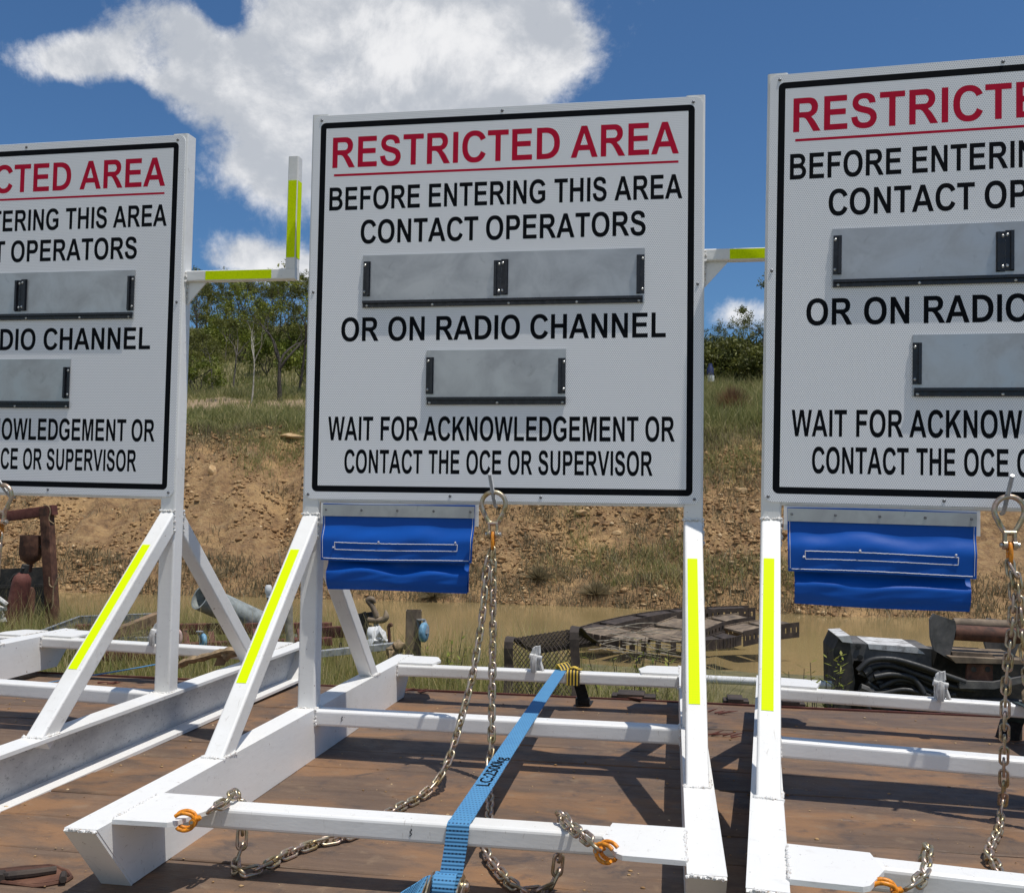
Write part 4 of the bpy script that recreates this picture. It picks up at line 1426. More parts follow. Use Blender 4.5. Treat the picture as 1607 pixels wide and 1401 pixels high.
ys = np.concatenate([np.linspace(-60, 0, 14)[:-1], np.linspace(0, 20, 70)[:-1], np.linspace(20, 31, 130)[:-1], np.linspace(31, 60, 70)[:-1], np.linspace(60, 420, 40)])
xs_ = np.concatenate([np.linspace(-300, -28, 26)[:-1], np.linspace(-28, 14, 330)[:-1], np.linspace(14, 260, 26)])
X, Y = np.meshgrid(xs_, ys)
Z = height(X, Y)
V = np.stack([X, Y, Z], -1).reshape(-1, 3)
nx_, ny_ = len(xs_), len(ys)
i0 = (np.arange(ny_ - 1)[:, None] * nx_ + np.arange(nx_ - 1)[None, :]).ravel()
F = np.stack([i0, i0 + 1, i0 + nx_ + 1, i0 + nx_], -1)
g = np_mesh('ground', V, F, 'gravel_soil')
g.data.polygons.foreach_set('use_smooth', [True] * len(g.data.polygons))
tag(g, 'gravelly brown bank with a grassed flat and hillside behind it', kind='structure')
w = MB().add([(-60, 7.5, -1.6), (40, 7.5, -1.6), (40, 24.5, -1.6), (-60, 24.5, -1.6)], [(0, 1, 2, 3)]).build('water', 'muddy_water', None, 0)
tag(w, 'muddy brown pond between the truck and the bank', kind='structure')

# ------------------------------------------------------------------ stones on the bank (uncountable gravel)
bm = bmesh.new()
bmesh.ops.create_icosphere(bm, subdivisions=1, radius=1.0)
IV = np.array([v.co[:] for v in bm.verts])
IF = np.array([[v.index for v in f.verts] for f in bm.faces])
bm.free()


def stones(n, xr, yr, smin, smax, seed, power=3.0):
    r = np.random.default_rng(seed)
    x = r.uniform(*xr, n)
    y = r.uniform(*yr, n)
    keep = fbm(x * .55, y * .55, 44) + .6 * fbm(x * 2.2, y * 2.2, 46) + r.uniform(-.10, .10, n) > -.02
    x, y = x[keep], y[keep]
    n = len(x)
    z = height(x, y)
    s = smin + (smax - smin) * r.random(n) ** power
    sq = r.uniform(.35, 1.3, (n, 1, 3)) * np.array([1.15, 1, .7])
    jit = 1 + r.uniform(-.38, .30, (n, len(IV), 1))
    a = r.uniform(0, 6.28, n)
    P = IV[None] * sq * jit * s[:, None, None]
    ca, sa = np.cos(a)[:, None], np.sin(a)[:, None]
    Q = P.copy()
    Q[..., 0] = P[..., 0] * ca - P[..., 1] * sa
    Q[..., 1] = P[..., 0] * sa + P[..., 1] * ca
    Q += np.stack([x, y, z + s * .18], -1)[:, None, :]
    F = (IF[None] + (np.arange(n) * len(IV))[:, None, None]).reshape(-1, 3)
    t = np.repeat(np.clip(r.normal(.46, .20, n), 0, 1), len(IV))
    return Q.reshape(-1, 3), F, t


Q, F, t = stones(80000, (-20, 8), (20.6, 29.8), .010, .095, 3, 6.0)
o = np_mesh('gravel', Q, F, 'bank_stone', t)
tag(o, 'loose brown stones strewn over the cut bank', kind='stuff')
# a few boulders one can pick out
def rock(mb, r, sq):
    bm = bmesh.new()
    bmesh.ops.create_icosphere(bm, subdivisions=3, radius=1.0)
    q = [Vector((random.gauss(0, 1), random.gauss(0, 1), random.gauss(0, 1))).normalized() for _ in range(11)]
    cut = [random.uniform(.48, .85) for _ in q]
    vs = []
    for v in bm.verts:
        p = v.co.copy()
        for n, c in zip(q, cut):
            d = p.dot(n) - c
            if d > 0:
                p -= n * d
        p *= 1 + random.uniform(-.03, .03)
        vs.append((p.x * r * sq[0], p.y * r * sq[1], p.z * r * sq[2]))
    mb.add(vs, [tuple(v.index for v in f.verts) for f in bm.faces])
    bm.free()


for (px, py, r, sq, lab) in ((463, 689, .36, (1.5, .8, .42), 'flat reddish slab lying on the crest of the bank, left of the centre board'),
                             (333, 742, .24, (.8, .7, 1.1), 'pale upright stone half way up the bank, left of the centre board'),
                             (1163, 772, .22, (1.3, .8, .6), 'brown stone on the bank in the gap between centre and right boards'),
                             (968, 838, .13, (1.2, .8, .8), 'small pale pink stone on the bank below the centre board'),
                             (912, 806, .16, (1.3, .8, .6), 'grey stone near the top of the bank below the centre board'),
                             (836, 796, .20, (1.2, .9, .7), 'pale stone just under the lower edge of the centre board')):
    yy = 24.0
    for _ in range(14):
        p = at(px, py, yy)
        yy += np.clip((float(height(p.x, p.y)) - p.z) * -1.1, -1.5, 1.5) * .8
    p = at(px, py, yy)
    mb = MB()
    rock(mb, r, sq)
    b = mb.build('boulder', 'bank_stone', None, 0)
    a = b.data.attributes.new('tint', 'FLOAT', 'POINT')
    a.data.foreach_set('value', [random.uniform(.6, .9) for _ in b.data.vertices])
    b.location = (p.x, p.y, float(height(p.x, p.y)) + r * .2)
    tag(b, lab, 'stone')


# ------------------------------------------------------------------ grasses
def blades(x, y, h, wd, lean, r, tint, z=None, segs=2):
    """thin bent blades; one tint per blade"""
    n = len(x)
    z = height(x, y) - .02 if z is None else z
    a = r.uniform(0, 2 * PI, n)
    b = r.uniform(0, 2 * PI, n)
    le = lean * h * r.random(n)
    base = np.stack([x, y, z], -1)
    sd = np.stack([np.cos(a), np.sin(a), np.zeros(n)], -1) * (wd / 2)[:, None]
    ld_ = np.stack([np.cos(b), np.sin(b), np.zeros(n)], -1)
    mid = base + ld_ * (le * .35)[:, None] + np.array([0, 0, 1.]) * (h * .58)[:, None]
    tip = base + ld_ * le[:, None] + np.array([0, 0, 1.]) * h[:, None]
    V = np.stack([base - sd, base + sd, mid - sd * .7, mid + sd * .7, tip], 1).reshape(-1, 3)
    o = (np.arange(n) * 5)[:, None]
    F = np.concatenate([o + [0, 1, 3], o + [0, 3, 2], o + [2, 3, 4]], 0)
    return V, F, np.repeat(tint, 5)


def tufts(n_t, per, xr, yr, hr, wr, lean, seed, tb=(.5, .2), spread=.10, keepf=None):
    r = np.random.default_rng(seed)
    tx, ty = r.uniform(*xr, n_t), r.uniform(*yr, n_t)
    if keepf is not None:
        k = keepf(tx, ty, r)
        tx, ty = tx[k], ty[k]
    m = len(tx)
    hs = r.uniform(*hr, m)
    tt = np.clip(r.normal(*tb, m), 0, 1)
    idx = np.repeat(np.arange(m), per)
    n = len(idx)
    x = tx[idx] + r.normal(0, spread, n)
    y = ty[idx] + r.normal(0, spread, n)
    h = hs[idx] * r.uniform(.45, 1.1, n)
    wd = r.uniform(*wr, n)
    return blades(x, y, h, wd, lean, r, np.clip(tt[idx] + r.normal(0, .12, n), 0, 1))


def merge(parts):
    V, F, T, o = [], [], [], 0
    for v, f, t in parts:
        V.append(v); F.append(f + o); T.append(t)
        o += len(v)
    return np.concatenate(V), np.concatenate(F), np.concatenate(T)


def clear_water(tx, ty, r):
    # grass thins out towards open water; more of it on the left
    edge = 6.0 + 1.2 * fbm(tx * .35, ty * .1, 61) + 1.9 * sstep(.3, -.9, tx) + 2.6 * sstep(-2.2, -4.5, tx)
    machine = (tx > 1.0) & (tx < 4.2) & (ty > 2.2)
    return (ty < edge + r.normal(0, .45, len(tx))) & ~machine


V, F, T = merge([tufts(6500, 20, (-12, 8), (1.5, 12.5), (.25, .70), (.005, .011), .8, 1, (.42, .24), .12, clear_water),
                 tufts(4200, 16, (-12, 8), (3.5, 13), (.5, .95), (.004, .008), .6, 2, (.62, .16), .12, clear_water),
                 tufts(2600, 24, (-7, 7), (1.3, 6.0), (.15, .42), (.006, .013), 1.0, 4, (.28, .18), .12, clear_water)])
wv_, wf_, wt_ = tufts(1500, 16, (-7, 7), (1.35, 5.5), (.10, .32), (.014, .028), 1.3, 6, (.5, .2), .10, clear_water)
wo = np_mesh('leafy_weeds', wv_, wf_, 'bright_leaf', wt_)
tag(wo, 'low broad leaved green weeds along the deck edge', kind='stuff')
o = np_mesh('grass', V, F, 'grass_blade', T)
tag(o, 'tall seeding grass between the deck and the pond', kind='stuff')
V, F, T = merge([tufts(900, 16, (-22, 9), (20.8, 22.6), (.12, .40), (.012, .024), 1.1, 21, (.35, .2), .16),
                 tufts(1700, 18, (-22, 9), (22, 29.6), (.08, .30), (.012, .026), 1.3, 22, (.42, .22), .17, lambda x, y, r: fbm(x * .45, y * .45, 71) + .5 * fbm(x * 1.6, y * 1.6, 73) + r.uniform(-.05, .05, len(x)) > .06),
                 tufts(1500, 18, (-3.5, 4.5), (22.5, 30), (.10, .34), (.012, .026), 1.3, 23, (.5, .22), .18, lambda x, y, r: fbm(x * .5, y * .5, 75) + .5 * fbm(x * 1.7, y * 1.7, 76) + r.uniform(-.05, .05, len(x)) > .02),
                 tufts(2600, 15, (-22, 9), (27.0, 30), (.10, .34), (.012, .026), 1.2, 24, (.5, .22), .18, lambda x, y, r: (y - 28.6) * .22 + fbm(x * .5, y * .3, 78) + r.uniform(-.1, .1, len(x)) > -.02)])
o = np_mesh('dry_grass', V, F, 'dry_grass_blade', T)
tag(o, 'dry grey and tan grass tufts scattered over the bank', kind='stuff')


V, F, T = merge([tufts(2600, 20, (-22, 9), (25.5, 30), (.12, .38), (.012, .026), 1.2, 25, (.42, .2), .20, lambda x, y, r: (y - 28.2) * .16 + 1.1 * fbm(x * .4, y * .35, 81) + r.uniform(-.06, .06, len(x)) > .02),
                 tufts(1700, 20, (-3.2, 5), (22, 30), (.12, .40), (.012, .026), 1.2, 26, (.45, .2), .20, lambda x, y, r: fbm(x * .5, y * .4, 84) + .5 * fbm(x * 1.5, y * 1.5, 85) + r.uniform(-.06, .06, len(x)) > .0)])
o = np_mesh('bank_grass', V, F, 'plateau_grass_blade', T)
tag(o, 'greenish grass patches spilling down the upper bank', kind='stuff')


def flat_keep(x, y, r):
    return (np.abs(y + 1.5 * fbm(x * .3, y * .3, 7) - 38.3) > 2.8) | (r.random(len(x)) < .12)


V, F, T = merge([tufts(8000, 13, (-30, 8), (29.2, 44), (.25, .60), (.016, .036), 1.15, 31, (.42, .2), .22, flat_keep),
                 tufts(6500, 11, (-48, 14), (44, 78), (.30, .75), (.03, .065), 1.15, 32, (.32, .2), .35),
                 tufts(700, 22, (-.5, 7), (29.6, 45), (.6, 1.15), (.014, .030), 1.0, 33, (.36, .18), .25)])
o = np_mesh('meadow_grass', V, F, 'plateau_grass_blade', T)
tag(o, 'green and straw coloured grass over the flat and hillside above the bank', kind='stuff')


# ------------------------------------------------------------------ leafy herbs at the pond edge (things one can pick out)
def herb(loc, h, n, seed, label, leafm='bright_leaf'):
    r = np.random.default_rng(seed)
    root = thing('leafy_herb', label, 'plant', loc, 'leafy green herbs at the pond edge')
    mb = MB()
    VV, FF, TT, o = [], [], [], 0
    for s in range(n):
        dx, dy = r.normal(0, .10, 2) * (h / .6)
        hh = h * r.uniform(.6, 1.0)
        mb.tube([(dx * .3, dy * .3, 0), (dx * .7, dy * .7, hh * .5), (dx, dy, hh)], .006, 5, radii=[1, .8, .4])
        for k in range(15):
            t = .25 + .75 * k / 14
            b = np.array([dx * t, dy * t, hh * t])
            a = r.uniform(0, 6.28)
            L = .11 * r.uniform(.6, 1.2) * (1.15 - .5 * t)
            d = np.array([np.cos(a), np.sin(a), r.uniform(.1, .7)])
            sd = np.array([-np.sin(a), np.cos(a), 0]) * L * .17
            VV += [b, b + d * L * .5 + sd, b + d * L, b + d * L * .5 - sd]
            FF += [[o, o + 1, o + 2], [o, o + 2, o + 3]]
            TT += [np.clip(r.normal(.55, .2), 0, 1)] * 4
            o += 4
    mb.build('stem', 'dark_bark', root, 40)
    np_mesh('leaves', VV, FF, leafm, TT, root)


for i, (px, py, Yh, h, n, lab) in enumerate(((855, 1045, 5.2, .55, 7, 'leafy green herb standing right behind the blue strap and mesh guard'),
                              (985, 1045, 5.5, .75, 8, 'tall leafy herb in the grass below the sunken steel track'),
                              (1043, 1040, 5.8, .62, 6, 'leafy herb just left of the yellow taped right brace'),
                              (1250, 1062, 5.2, .60, 6, 'leafy herb beside the second yellow taped brace'),
                              (1285, 1075, 5.0, .75, 9, 'glossy green herb against the left end of the black hydraulic attachment'),
                              (700, 1010, 6.2, .70, 7, 'leafy weed growing right of the blue castor wheel'),
                              (585, 1045, 4.2, .42, 8, 'bushy weed under the blue bag beside the rear brace'),
                              (530, 1048, 3.9, .38, 7, 'low green weed beside the raked tip of the left stand'),
                              (395, 985, 6.6, .36, 6, 'weed at the foot of the grey pipe'),
                              (745, 1050, 4.0, .50, 8, 'leafy weed seen behind the two hanging chain legs'),
                              (655, 1050, 3.6, .40, 8, 'broad green weed behind the rear left corner gusset'),
                              (935, 1085, 3.2, .30, 7, 'low weed at the deck edge right of the yellow sleeve'),
                              (1010, 1090, 3.0, .28, 7, 'low weed at the deck edge below the right corner gusset'),
                              (1265, 1100, 3.2, .36, 8, 'low weed at the deck edge between taped brace and black attachment'))):
    p = at(px, py, Yh)
    herb((p.x, p.y, float(height(p.x, p.y)) - .02), h * 1.25, n, 50 + i, lab)


# ------------------------------------------------------------------ trees
def limb(mb, p, d, L, r, depth, rnd, tips, spread, curve=.25):
    pts, q, dd = [Vector(p)], Vector(p), Vector(d).normalized()
    n = 4
    for i in range(n):
        dd = (dd + Vector((rnd.gauss(0, curve), rnd.gauss(0, curve), rnd.gauss(.06, curve * .5)))).normalized()
        q = q + dd * (L / n)
        pts.append(q.copy())
    rad = [r * (1 - .13 * i) for i in range(n + 1)]
    mb.tube(pts, 1.0, 6 if depth > 1 else 5, radii=rad)
    if depth <= 0:
        tips.append(q)
        return
    for k in range(rnd.choice((2, 3)) if depth > 1 else 3):
        a = Vector((rnd.gauss(0, spread), rnd.gauss(0, spread), rnd.gauss(.12, .28)))
        limb(mb, q if k == 0 else pts[rnd.choice((2, 3, 4))], dd + a, L * rnd.uniform(.55, .8), rad[-1] * .68, depth - 1, rnd, tips, spread, curve)


def crown_np(tips, rnd_seed, per, rad, leaf, droop=.5, flat=.75):
    r = np.random.default_rng(rnd_seed)
    C = np.array([list(t) for t in tips])
    n = len(C) * per
    c = np.repeat(np.arange(len(C)), per)
    rr = rad * r.uniform(.6, 1.25, len(C))
    v = r.normal(0, 1, (n, 3))
    v /= np.linalg.norm(v, axis=1, keepdims=True)
    p = C[c] + v * (rr[c] * r.random(n) ** .45)[:, None] * np.array([1, 1, flat])
    d = r.normal(0, 1, (n, 3))
    d[:, 2] -= droop
    d /= np.linalg.norm(d, axis=1, keepdims=True)
    s = np.cross(d, r.normal(0, 1, (n, 3)))
    s /= np.linalg.norm(s, axis=1, keepdims=True)
    L = leaf * r.uniform(.6, 1.4, n)
    s *= (L * .20)[:, None]
    V = np.stack([p, p + d * (L * .45)[:, None] + s, p + d * L[:, None], p + d * (L * .45)[:, None] - s], 1).reshape(-1, 3)
    o = (np.arange(n) * 4)[:, None]
    F = np.concatenate([o + [0, 1, 2], o + [0, 2, 3]], 0)
    tint = np.clip(r.normal(.42, .14, len(C))[c] + r.normal(0, .12, n), 0, 1)
    return V, F, np.repeat(tint, 4)


def make_tree(seed, H, trunk_frac, depth, r0, spread, bark, leafm, per, crad, leaf, fork=0, lean=(0, 0), name='eucalypt_tree', branches=3):
    rnd = random.Random(seed)
    root = thing(name, '', 'tree')
    mb, tips = MB(), []
    p, d, pts = Vector((0, 0, -.25)), Vector((lean[0], lean[1], 1)).normalized(), []
    n = 6
    Lt = H * trunk_frac
    for i in range(n + 1):
        pts.append(p.copy())
        d = (d + Vector((rnd.gauss(0, .05), rnd.gauss(0, .05), .05))).normalized()
        p = p + d * (Lt / n)
    mb.tube(pts, 1.0, 8, radii=[r0 * (1.25 if i == 0 else 1 - .07 * i) for i in range(n + 1)])
    for k in range(branches):
        a = k * 2 * PI / branches + rnd.uniform(-.5, .5)
        dd = Vector((math.cos(a) * spread, math.sin(a) * spread * .8, .85 + rnd.uniform(-.1, .25)))
        limb(mb, pts[-1] if k < 2 else pts[-2], dd, H * (1 - trunk_frac) * rnd.uniform(.42, .60), r0 * .55, depth, rnd, tips, spread)
    limb(mb, pts[-1], d, H * (1 - trunk_frac) * .55, r0 * .6, depth, rnd, tips, spread * .8)
    mb.build('trunk', bark, root, 60)
    if leafm:
        V, F, T = crown_np(tips, seed + 5, per, crad, leaf)
        np_mesh('crown', V, F, leafm, T, root)
    return root


def on_ground(px, Yt):
    d = ray(px, 700)
    x = CAM.x + d.x / d.y * (Yt - CAM.y)
    return Vector((x, Yt, float(height(x, Yt))))


GT = 'eucalypts on the hillside above the bank'
PROT = {}


def plant_tree(kind, px, Yt, sc, rz, label, group=GT):
    if kind not in PROT:
        PROT[kind] = TREES[kind]()
        o = PROT[kind]
    else:
        o = copy_tree(PROT[kind])
    o.location = on_ground(px, Yt)
    o.scale = (sc, sc, sc)
    o.rotation_euler = (0, 0, rz)
    tag(o, label, 'tree', group)
    return o


TREES = {
    'fork': lambda: make_tree(4, 6.6, .34, 3, .13, .58, 'dark_bark', 'bright_leaf', 34, .46, .17, branches=3),
    'slim': lambda: make_tree(9, 5.2, .48, 2, .075, .50, 'grey_bark', 'olive_leaf', 34, .46, .19, branches=2),
    'gum': lambda: make_tree(17, 7.6, .52, 3, .10, .40, 'grey_bark', 'olive_leaf', 26, .42, .19, branches=3),
    'tall': lambda: make_tree(23, 8.0, .58, 2, .10, .36, 'dark_bark', 'olive_leaf', 60, .50, .19, branches=3),
    'bushy': lambda: make_tree(31, 4.6, .22, 3, .13, .70, 'dark_bark', 'olive_leaf', 46, .60, .20, branches=4),
    'dead': lambda: make_tree(43, 5.4, .46, 1, .052, .26, 'pale_bark', None, 0, 0, 0, branches=2, name='dead_tree'),
    'thicket': lambda: make_tree(57, 2.4, .12, 2, .05, .85, 'dark_bark', 'olive_leaf', 80, .42, .15, branches=5, name='shrub'),
    'shrub': lambda: make_tree(52, 2.2, .15, 2, .05, .75, 'dark_bark', 'bright_leaf', 60, .42, .15, branches=4, name='shrub'),
}
FAR = 'one of the eucalypts crowding the ridge in the left gap, its crown against the sky'
FARR = 'one of the dense olive eucalypts massed in the gap between centre and right boards'
MID = 'slender young eucalypt on the grassy slope in the left gap'
plant_tree('fork', 437, 40.5, .92, 2.2, 'dark trunked forked eucalypt with bright green crown beside the centre board edge', None)
plant_tree('dead', 392, 38.8, .86, .4, 'pale dead sapling with bare white limbs in front of the forked tree', None)
plant_tree('tall', 466, 43.5, .74, 1.0, 'dark straight eucalypt right of the forked tree, partly behind the centre board', None)
plant_tree('slim', 364, 46.5, .84, .3, 'slender grey eucalypt standing left of the pale dead sapling', None)
plant_tree('slim', 331, 45.0, .66, 2.0, 'small dark eucalypt in the middle of the left gap, lower than its neighbours', None)
plant_tree('shrub', 306, 43.0, .95, .7, 'low green shrub at the left side of the left gap next to the white post', None)
plant_tree('shrub', 415, 52.0, 1.25, 2.7, 'bright green shrub behind the forked tree', None)
plant_tree('bushy', 302, 49.0, .62, 2.9, 'dark bushy eucalypt directly right of the white post of the left stand', None)
plant_tree('shrub', 478, 47.0, 1.2, 1.7, 'light green shrub at the foot of the straight dark eucalypt', None)
rr_ = random.Random(5)
for i in range(20):
    plant_tree(('gum', 'tall', 'tall', 'gum')[i % 4], 290 + i * 10 + rr_.uniform(-5, 5), 66 + rr_.uniform(-3, 15), rr_.uniform(.52, .70), rr_.uniform(0, 6.28), FAR)
for i in range(11):
    plant_tree(('slim', 'gum', 'bushy')[i % 3], 296 + i * 19 + rr_.uniform(-8, 8), 58 + rr_.uniform(-3, 7), rr_.uniform(.60, .84), rr_.uniform(0, 6.28), MID)
for i in range(9):
    plant_tree(('bushy', 'bushy', 'gum')[i % 3], 1092 + i * 15 + rr_.uniform(-4, 4), 47 + (i % 3) * 2.5 + rr_.uniform(-.8, .8), rr_.uniform(.40, .50), rr_.uniform(0, 6.28), FARR)
for i in range(16):
    plant_tree('thicket', 1084 + i * 8.6 + rr_.uniform(-4, 4), 45.4 + (i % 3) * 2.2 + rr_.uniform(-.6, .6), rr_.uniform(1.0, 1.35), rr_.uniform(0, 6.28), 'one of the dense low shrubs under the eucalypts of the right gap', 'shrubs under the eucalypts').location.z -= .75
for i in range(8):
    plant_tree('shrub', 296 + i * 26 + rr_.uniform(-8, 8), 60 + rr_.uniform(-4, 8), rr_.uniform(.9, 1.3), rr_.uniform(0, 6.28), 'one of the green shrubs dotted up the hillside in the left gap', 'shrubs on the hillside')
plant_tree('tall', 1208, 44.0, .52, 4.0, 'eucalypt leaning into the right gap from behind the right board, higher than the rest', None)
# trees standing behind the boards, for views from a step to the side
for i, px in enumerate((-260, -150, -60, 30, 120, 210, 520, 590, 660, 730, 800, 880, 960, 1030, 1270, 1350, 1440, 1540, 1640, 1750)):
    kd = ('gum', 'bushy', 'tall', 'slim')[i % 4]
    plant_tree(kd, px, (62 if px < 600 else 48) + rr_.uniform(-3, 6), rr_.uniform(.7, .95), rr_.uniform(0, 6.28), 'one of the eucalypts hidden behind the sign boards')


# dry red brown bush and small drum in the right gap
def twig_bush(loc, w, h, seed, label, nt=2600):
    r = np.random.default_rng(seed)
    n = nt
    a = r.uniform(0, 6.28, n)
    el_ = r.uniform(.15, 1.5, n)
    d = np.stack([np.cos(a) * np.cos(el_) * w, np.sin(a) * np.cos(el_) * w, np.sin(el_) * h], -1) * r.uniform(.55, 1.0, n)[:, None]
    s = np.cross(d, r.normal(0, 1, (n, 3)))
    s = s / np.linalg.norm(s, axis=1, keepdims=True) * .009
    b = d * .12
    V = np.stack([b - s, b + s, d], 1).reshape(-1, 3)
    F = np.arange(n * 3).reshape(-1, 3)
    o = np_mesh('dry_bush', V, F, 'red_bush_twig', np.repeat(np.clip(r.normal(.55, .22, n), 0, 1), 3))
    o.location = loc
    return tag(o, label, 'bush')


twig_bush(on_ground(1148, 33.6), 1.05, 1.25, 3, 'round dry reddish brown bush in the grass of the right gap')
twig_bush(on_ground(1163, 39.5), .55, .6, 4, 'small reddish dry bush behind the round one in the right gap')
for i, (px, py, lab) in enumerate(((845, 905, 'grey twiggy bush on the bank right of the hanging chain'), (935, 930, 'grey dry bush low on the bank near the water, below the board'),
                                   (680, 935, 'dark dry bush at the waterline under the blue bag'), (330, 905, 'grey dry bush on the bank above the pipe mouth'))):
    yy = 24.0
    for _ in range(14):
        p = at(px, py, yy)
        yy += np.clip((float(height(p.x, p.y)) - p.z) * -1.1, -1.5, 1.5) * .8
    p = at(px, py, yy)
    b = twig_bush((p.x, p.y, float(height(p.x, p.y)) - .05), .75, .42, 20 + i, lab, 700)
    b.data.materials[0] = MAT['dry_grass_blade']
p = on_ground(1114, 43.0)
dr = thing('drum', 'small dark blue and white drum in grass below the trees, right gap', 'drum', (p.x, p.y, p.z + .48))
simple('navy_paint', (.02, .03, .10), .5, var=.3)
MB().lathe([(.0001, .30), (.16, .30), (.165, .62), (.10, .72), (.09, .86), (.0001, .87)], (0, 0, 0), (0, 0, 1), 14).build('upper_body', 'navy_paint', dr, 40)
MB().lathe([(.0001, 0), (.165, 0), (.165, .298), (.0001, .298)], (.02, 0, 0), (0, 0, 1), 14).build('lower_body', 'white_plastic', dr, 40)


# ------------------------------------------------------------------ scrap beyond the deck
def gz(p):
    return float(height(p.x, p.y))


# A: rusted machine frame with hopper, far left
Yf = 8.9
root = thing('machine_frame', 'rusty steel machine frame with a hopper, at the far left behind the deck', 'machine', (at(95, 985, Yf).x, Yf, gz(at(95, 985, Yf))))


def R_(*pts):
    return [Vector(p) - Vector(root.location) for p in pts]


a, b = R_(at(88, 992, Yf), at(73, 797, Yf))
MB().bar(a - Vector((0, 0, .35)), b, .13, .13, up=(0, 1, 0)).build('post', 'brown_rust', root)
a, b = R_(at(86, 800, Yf), at(-90, 824, Yf))
MB().bar(a, b, .12, .13).build('top_beam', 'red_oxide', root)
a, b = R_(at(74, 812, Yf), at(60, 812, Yf))
MB().prism([a, b, *R_(at(70, 826, Yf))], (0, .10, 0)).build('corner_bracket', 'dark_rust', root, 0)
a, b, c_, d_ = R_(at(98, 978, Yf - .1), at(-90, 1022, Yf - .9), at(-90, 1062, Yf - .9), at(98, 1010, Yf - .1))
MB().prism([a, b, c_, d_], (0, .10, 0)).build('base_rail', 'brown_rust', root, 0)
mb = MB().prism(R_(at(-90, 897, Yf + .5), at(80, 889, Yf + .5), at(86, 978, Yf + .5), at(-90, 992, Yf + .5)), (0, .05, 0))
mb.prism(R_(at(-90, 921, Yf + .45), at(84, 916, Yf + .45), at(84, 920, Yf + .45), at(-90, 926, Yf + .45)), (0, .03, 0))
mb.build('back_panel', 'black_machine_paint', root, 0)
MB().prism(R_(at(-90, 1005, Yf - .5), at(92, 975, Yf + .1), at(92, 975, Yf + .5), at(-90, 985, Yf + .5)), (0, 0, -.04)).build('floor_plate', 'dark_rust', root, 0)
c = R_(at(50, 840, Yf))[0]
px_ = (at(60, 840, Yf) - at(50, 840, Yf)).x / 10
h = MB().lathe([(px_ * 13, 0), (px_ * 15.5, 0), (px_ * 15.5, -px_ * 26), (px_ * 13, -px_ * 34), (px_ * 4, -px_ * 41), (px_ * 3, -px_ * 52), (px_ * 2.2, -px_ * 52)], c, (.03, 0, 1), 20)
h.lathe([(px_ * 13, 0), (px_ * 13, -px_ * 24), (.0001, -px_ * 36)], c, (.03, 0, 1), 20)
h.build('hopper', 'brown_rust', root, 45)
MB().tube(R_(at(64, 858, Yf), at(80, 857, Yf)), .03, 7).build('hopper_bracket', 'dark_rust', root)
cord = R_(*[at(x, y, Yf - .10) for x, y in ((68, 793), (76, 794), (79, 803), (77, 815), (85, 822))])
MB().tube(smooth_path(cord, 5), .008, 5).tube(smooth_path(R_(*[at(x, y, Yf - .10) for x, y in ((77, 905), (78, 918), (86, 920), (91, 905), (84, 925), (83, 945), (81, 955))]), 5), .009, 5).build('loose_cord', 'tan_cloth', root)
# gas cylinder leaning in the frame
Yc = Yf - .25
cy = thing('gas_cylinder', 'rusty red gas cylinder with black valve leaning in the machine frame', 'cylinder', at(20, 980, Yc))
a, b = [Vector(p) - Vector(cy.location) for p in (at(18, 984, Yc), at(37, 900, Yc))]
d = (b - a).normalized()
L = (b - a).length
rr = px_ * 12.5
MB().lathe([(.0001, 0), (rr, 0), (rr, L * .84), (rr * .9, L * .93), (rr * .55, L), (rr * .3, L * 1.03), (.0001, L * 1.03)], a, d, 20).build('cylinder_body', 'red_oxide', cy, 45)
mb = MB().lathe([(.0001, 0), (rr * .45, 0), (rr * .4, rr * .9), (.0001, rr)], a + d * L * 1.02, d, 10)
mb.tube([a + d * L * 1.03, a + d * L * 1.0 + Vector((-rr * .9, -rr * .3, -.02)), a + d * L * .93 + Vector((-rr * 1.25, -rr * .3, -.05))], .02, 6)
mb.tube([a + d * L * 1.02, a + d * L * 1.12 + Vector((.01, -.05, 0))], .022, 6)
mb.build('valve', 'black_machine_paint', cy, 45)
cb = thing('gas_cylinder', 'narrow brown cylinder standing upright just right of the leaning red cylinder', 'cylinder', at(46, 982, Yc + .2))
MB().lathe([(.0001, 0), (px_ * 5.5, 0), (px_ * 5.5, px_ * 48), (px_ * 3, px_ * 54), (.0001, px_ * 55)], (0, 0, 0), (.02, 0, 1), 14).build('cylinder_body', 'brown_rust', cb, 45)
lm = thing('engine_part', 'grey and white engine part lying on the machine frame floor at the frame edge', 'scrap', at(4, 975, Yf - .3))
mb = MB()
for i in range(9):
    mb.ico((random.uniform(-.18, .10), random.uniform(-.05, .05), random.uniform(-.06, .22)), random.uniform(.04, .075), sq=(1, 1, .8), jit=.25)
mb.tube([(-.15, -.06, .28), (0, -.08, .30), (.10, -.06, .22)], .03, 7)
mb.build('casting', 'flaking_white_paint', lm, 0)

# B: galvanised tray with leaves, plank, trailer chassis
Yt = 7.6
tray = thing('steel_tray', 'shallow grey steel tray full of dead leaves behind the left stand', 'tray', at(150, 985, Yt))


def T_(*pts):
    return [Vector(p) - Vector(tray.location) for p in pts]


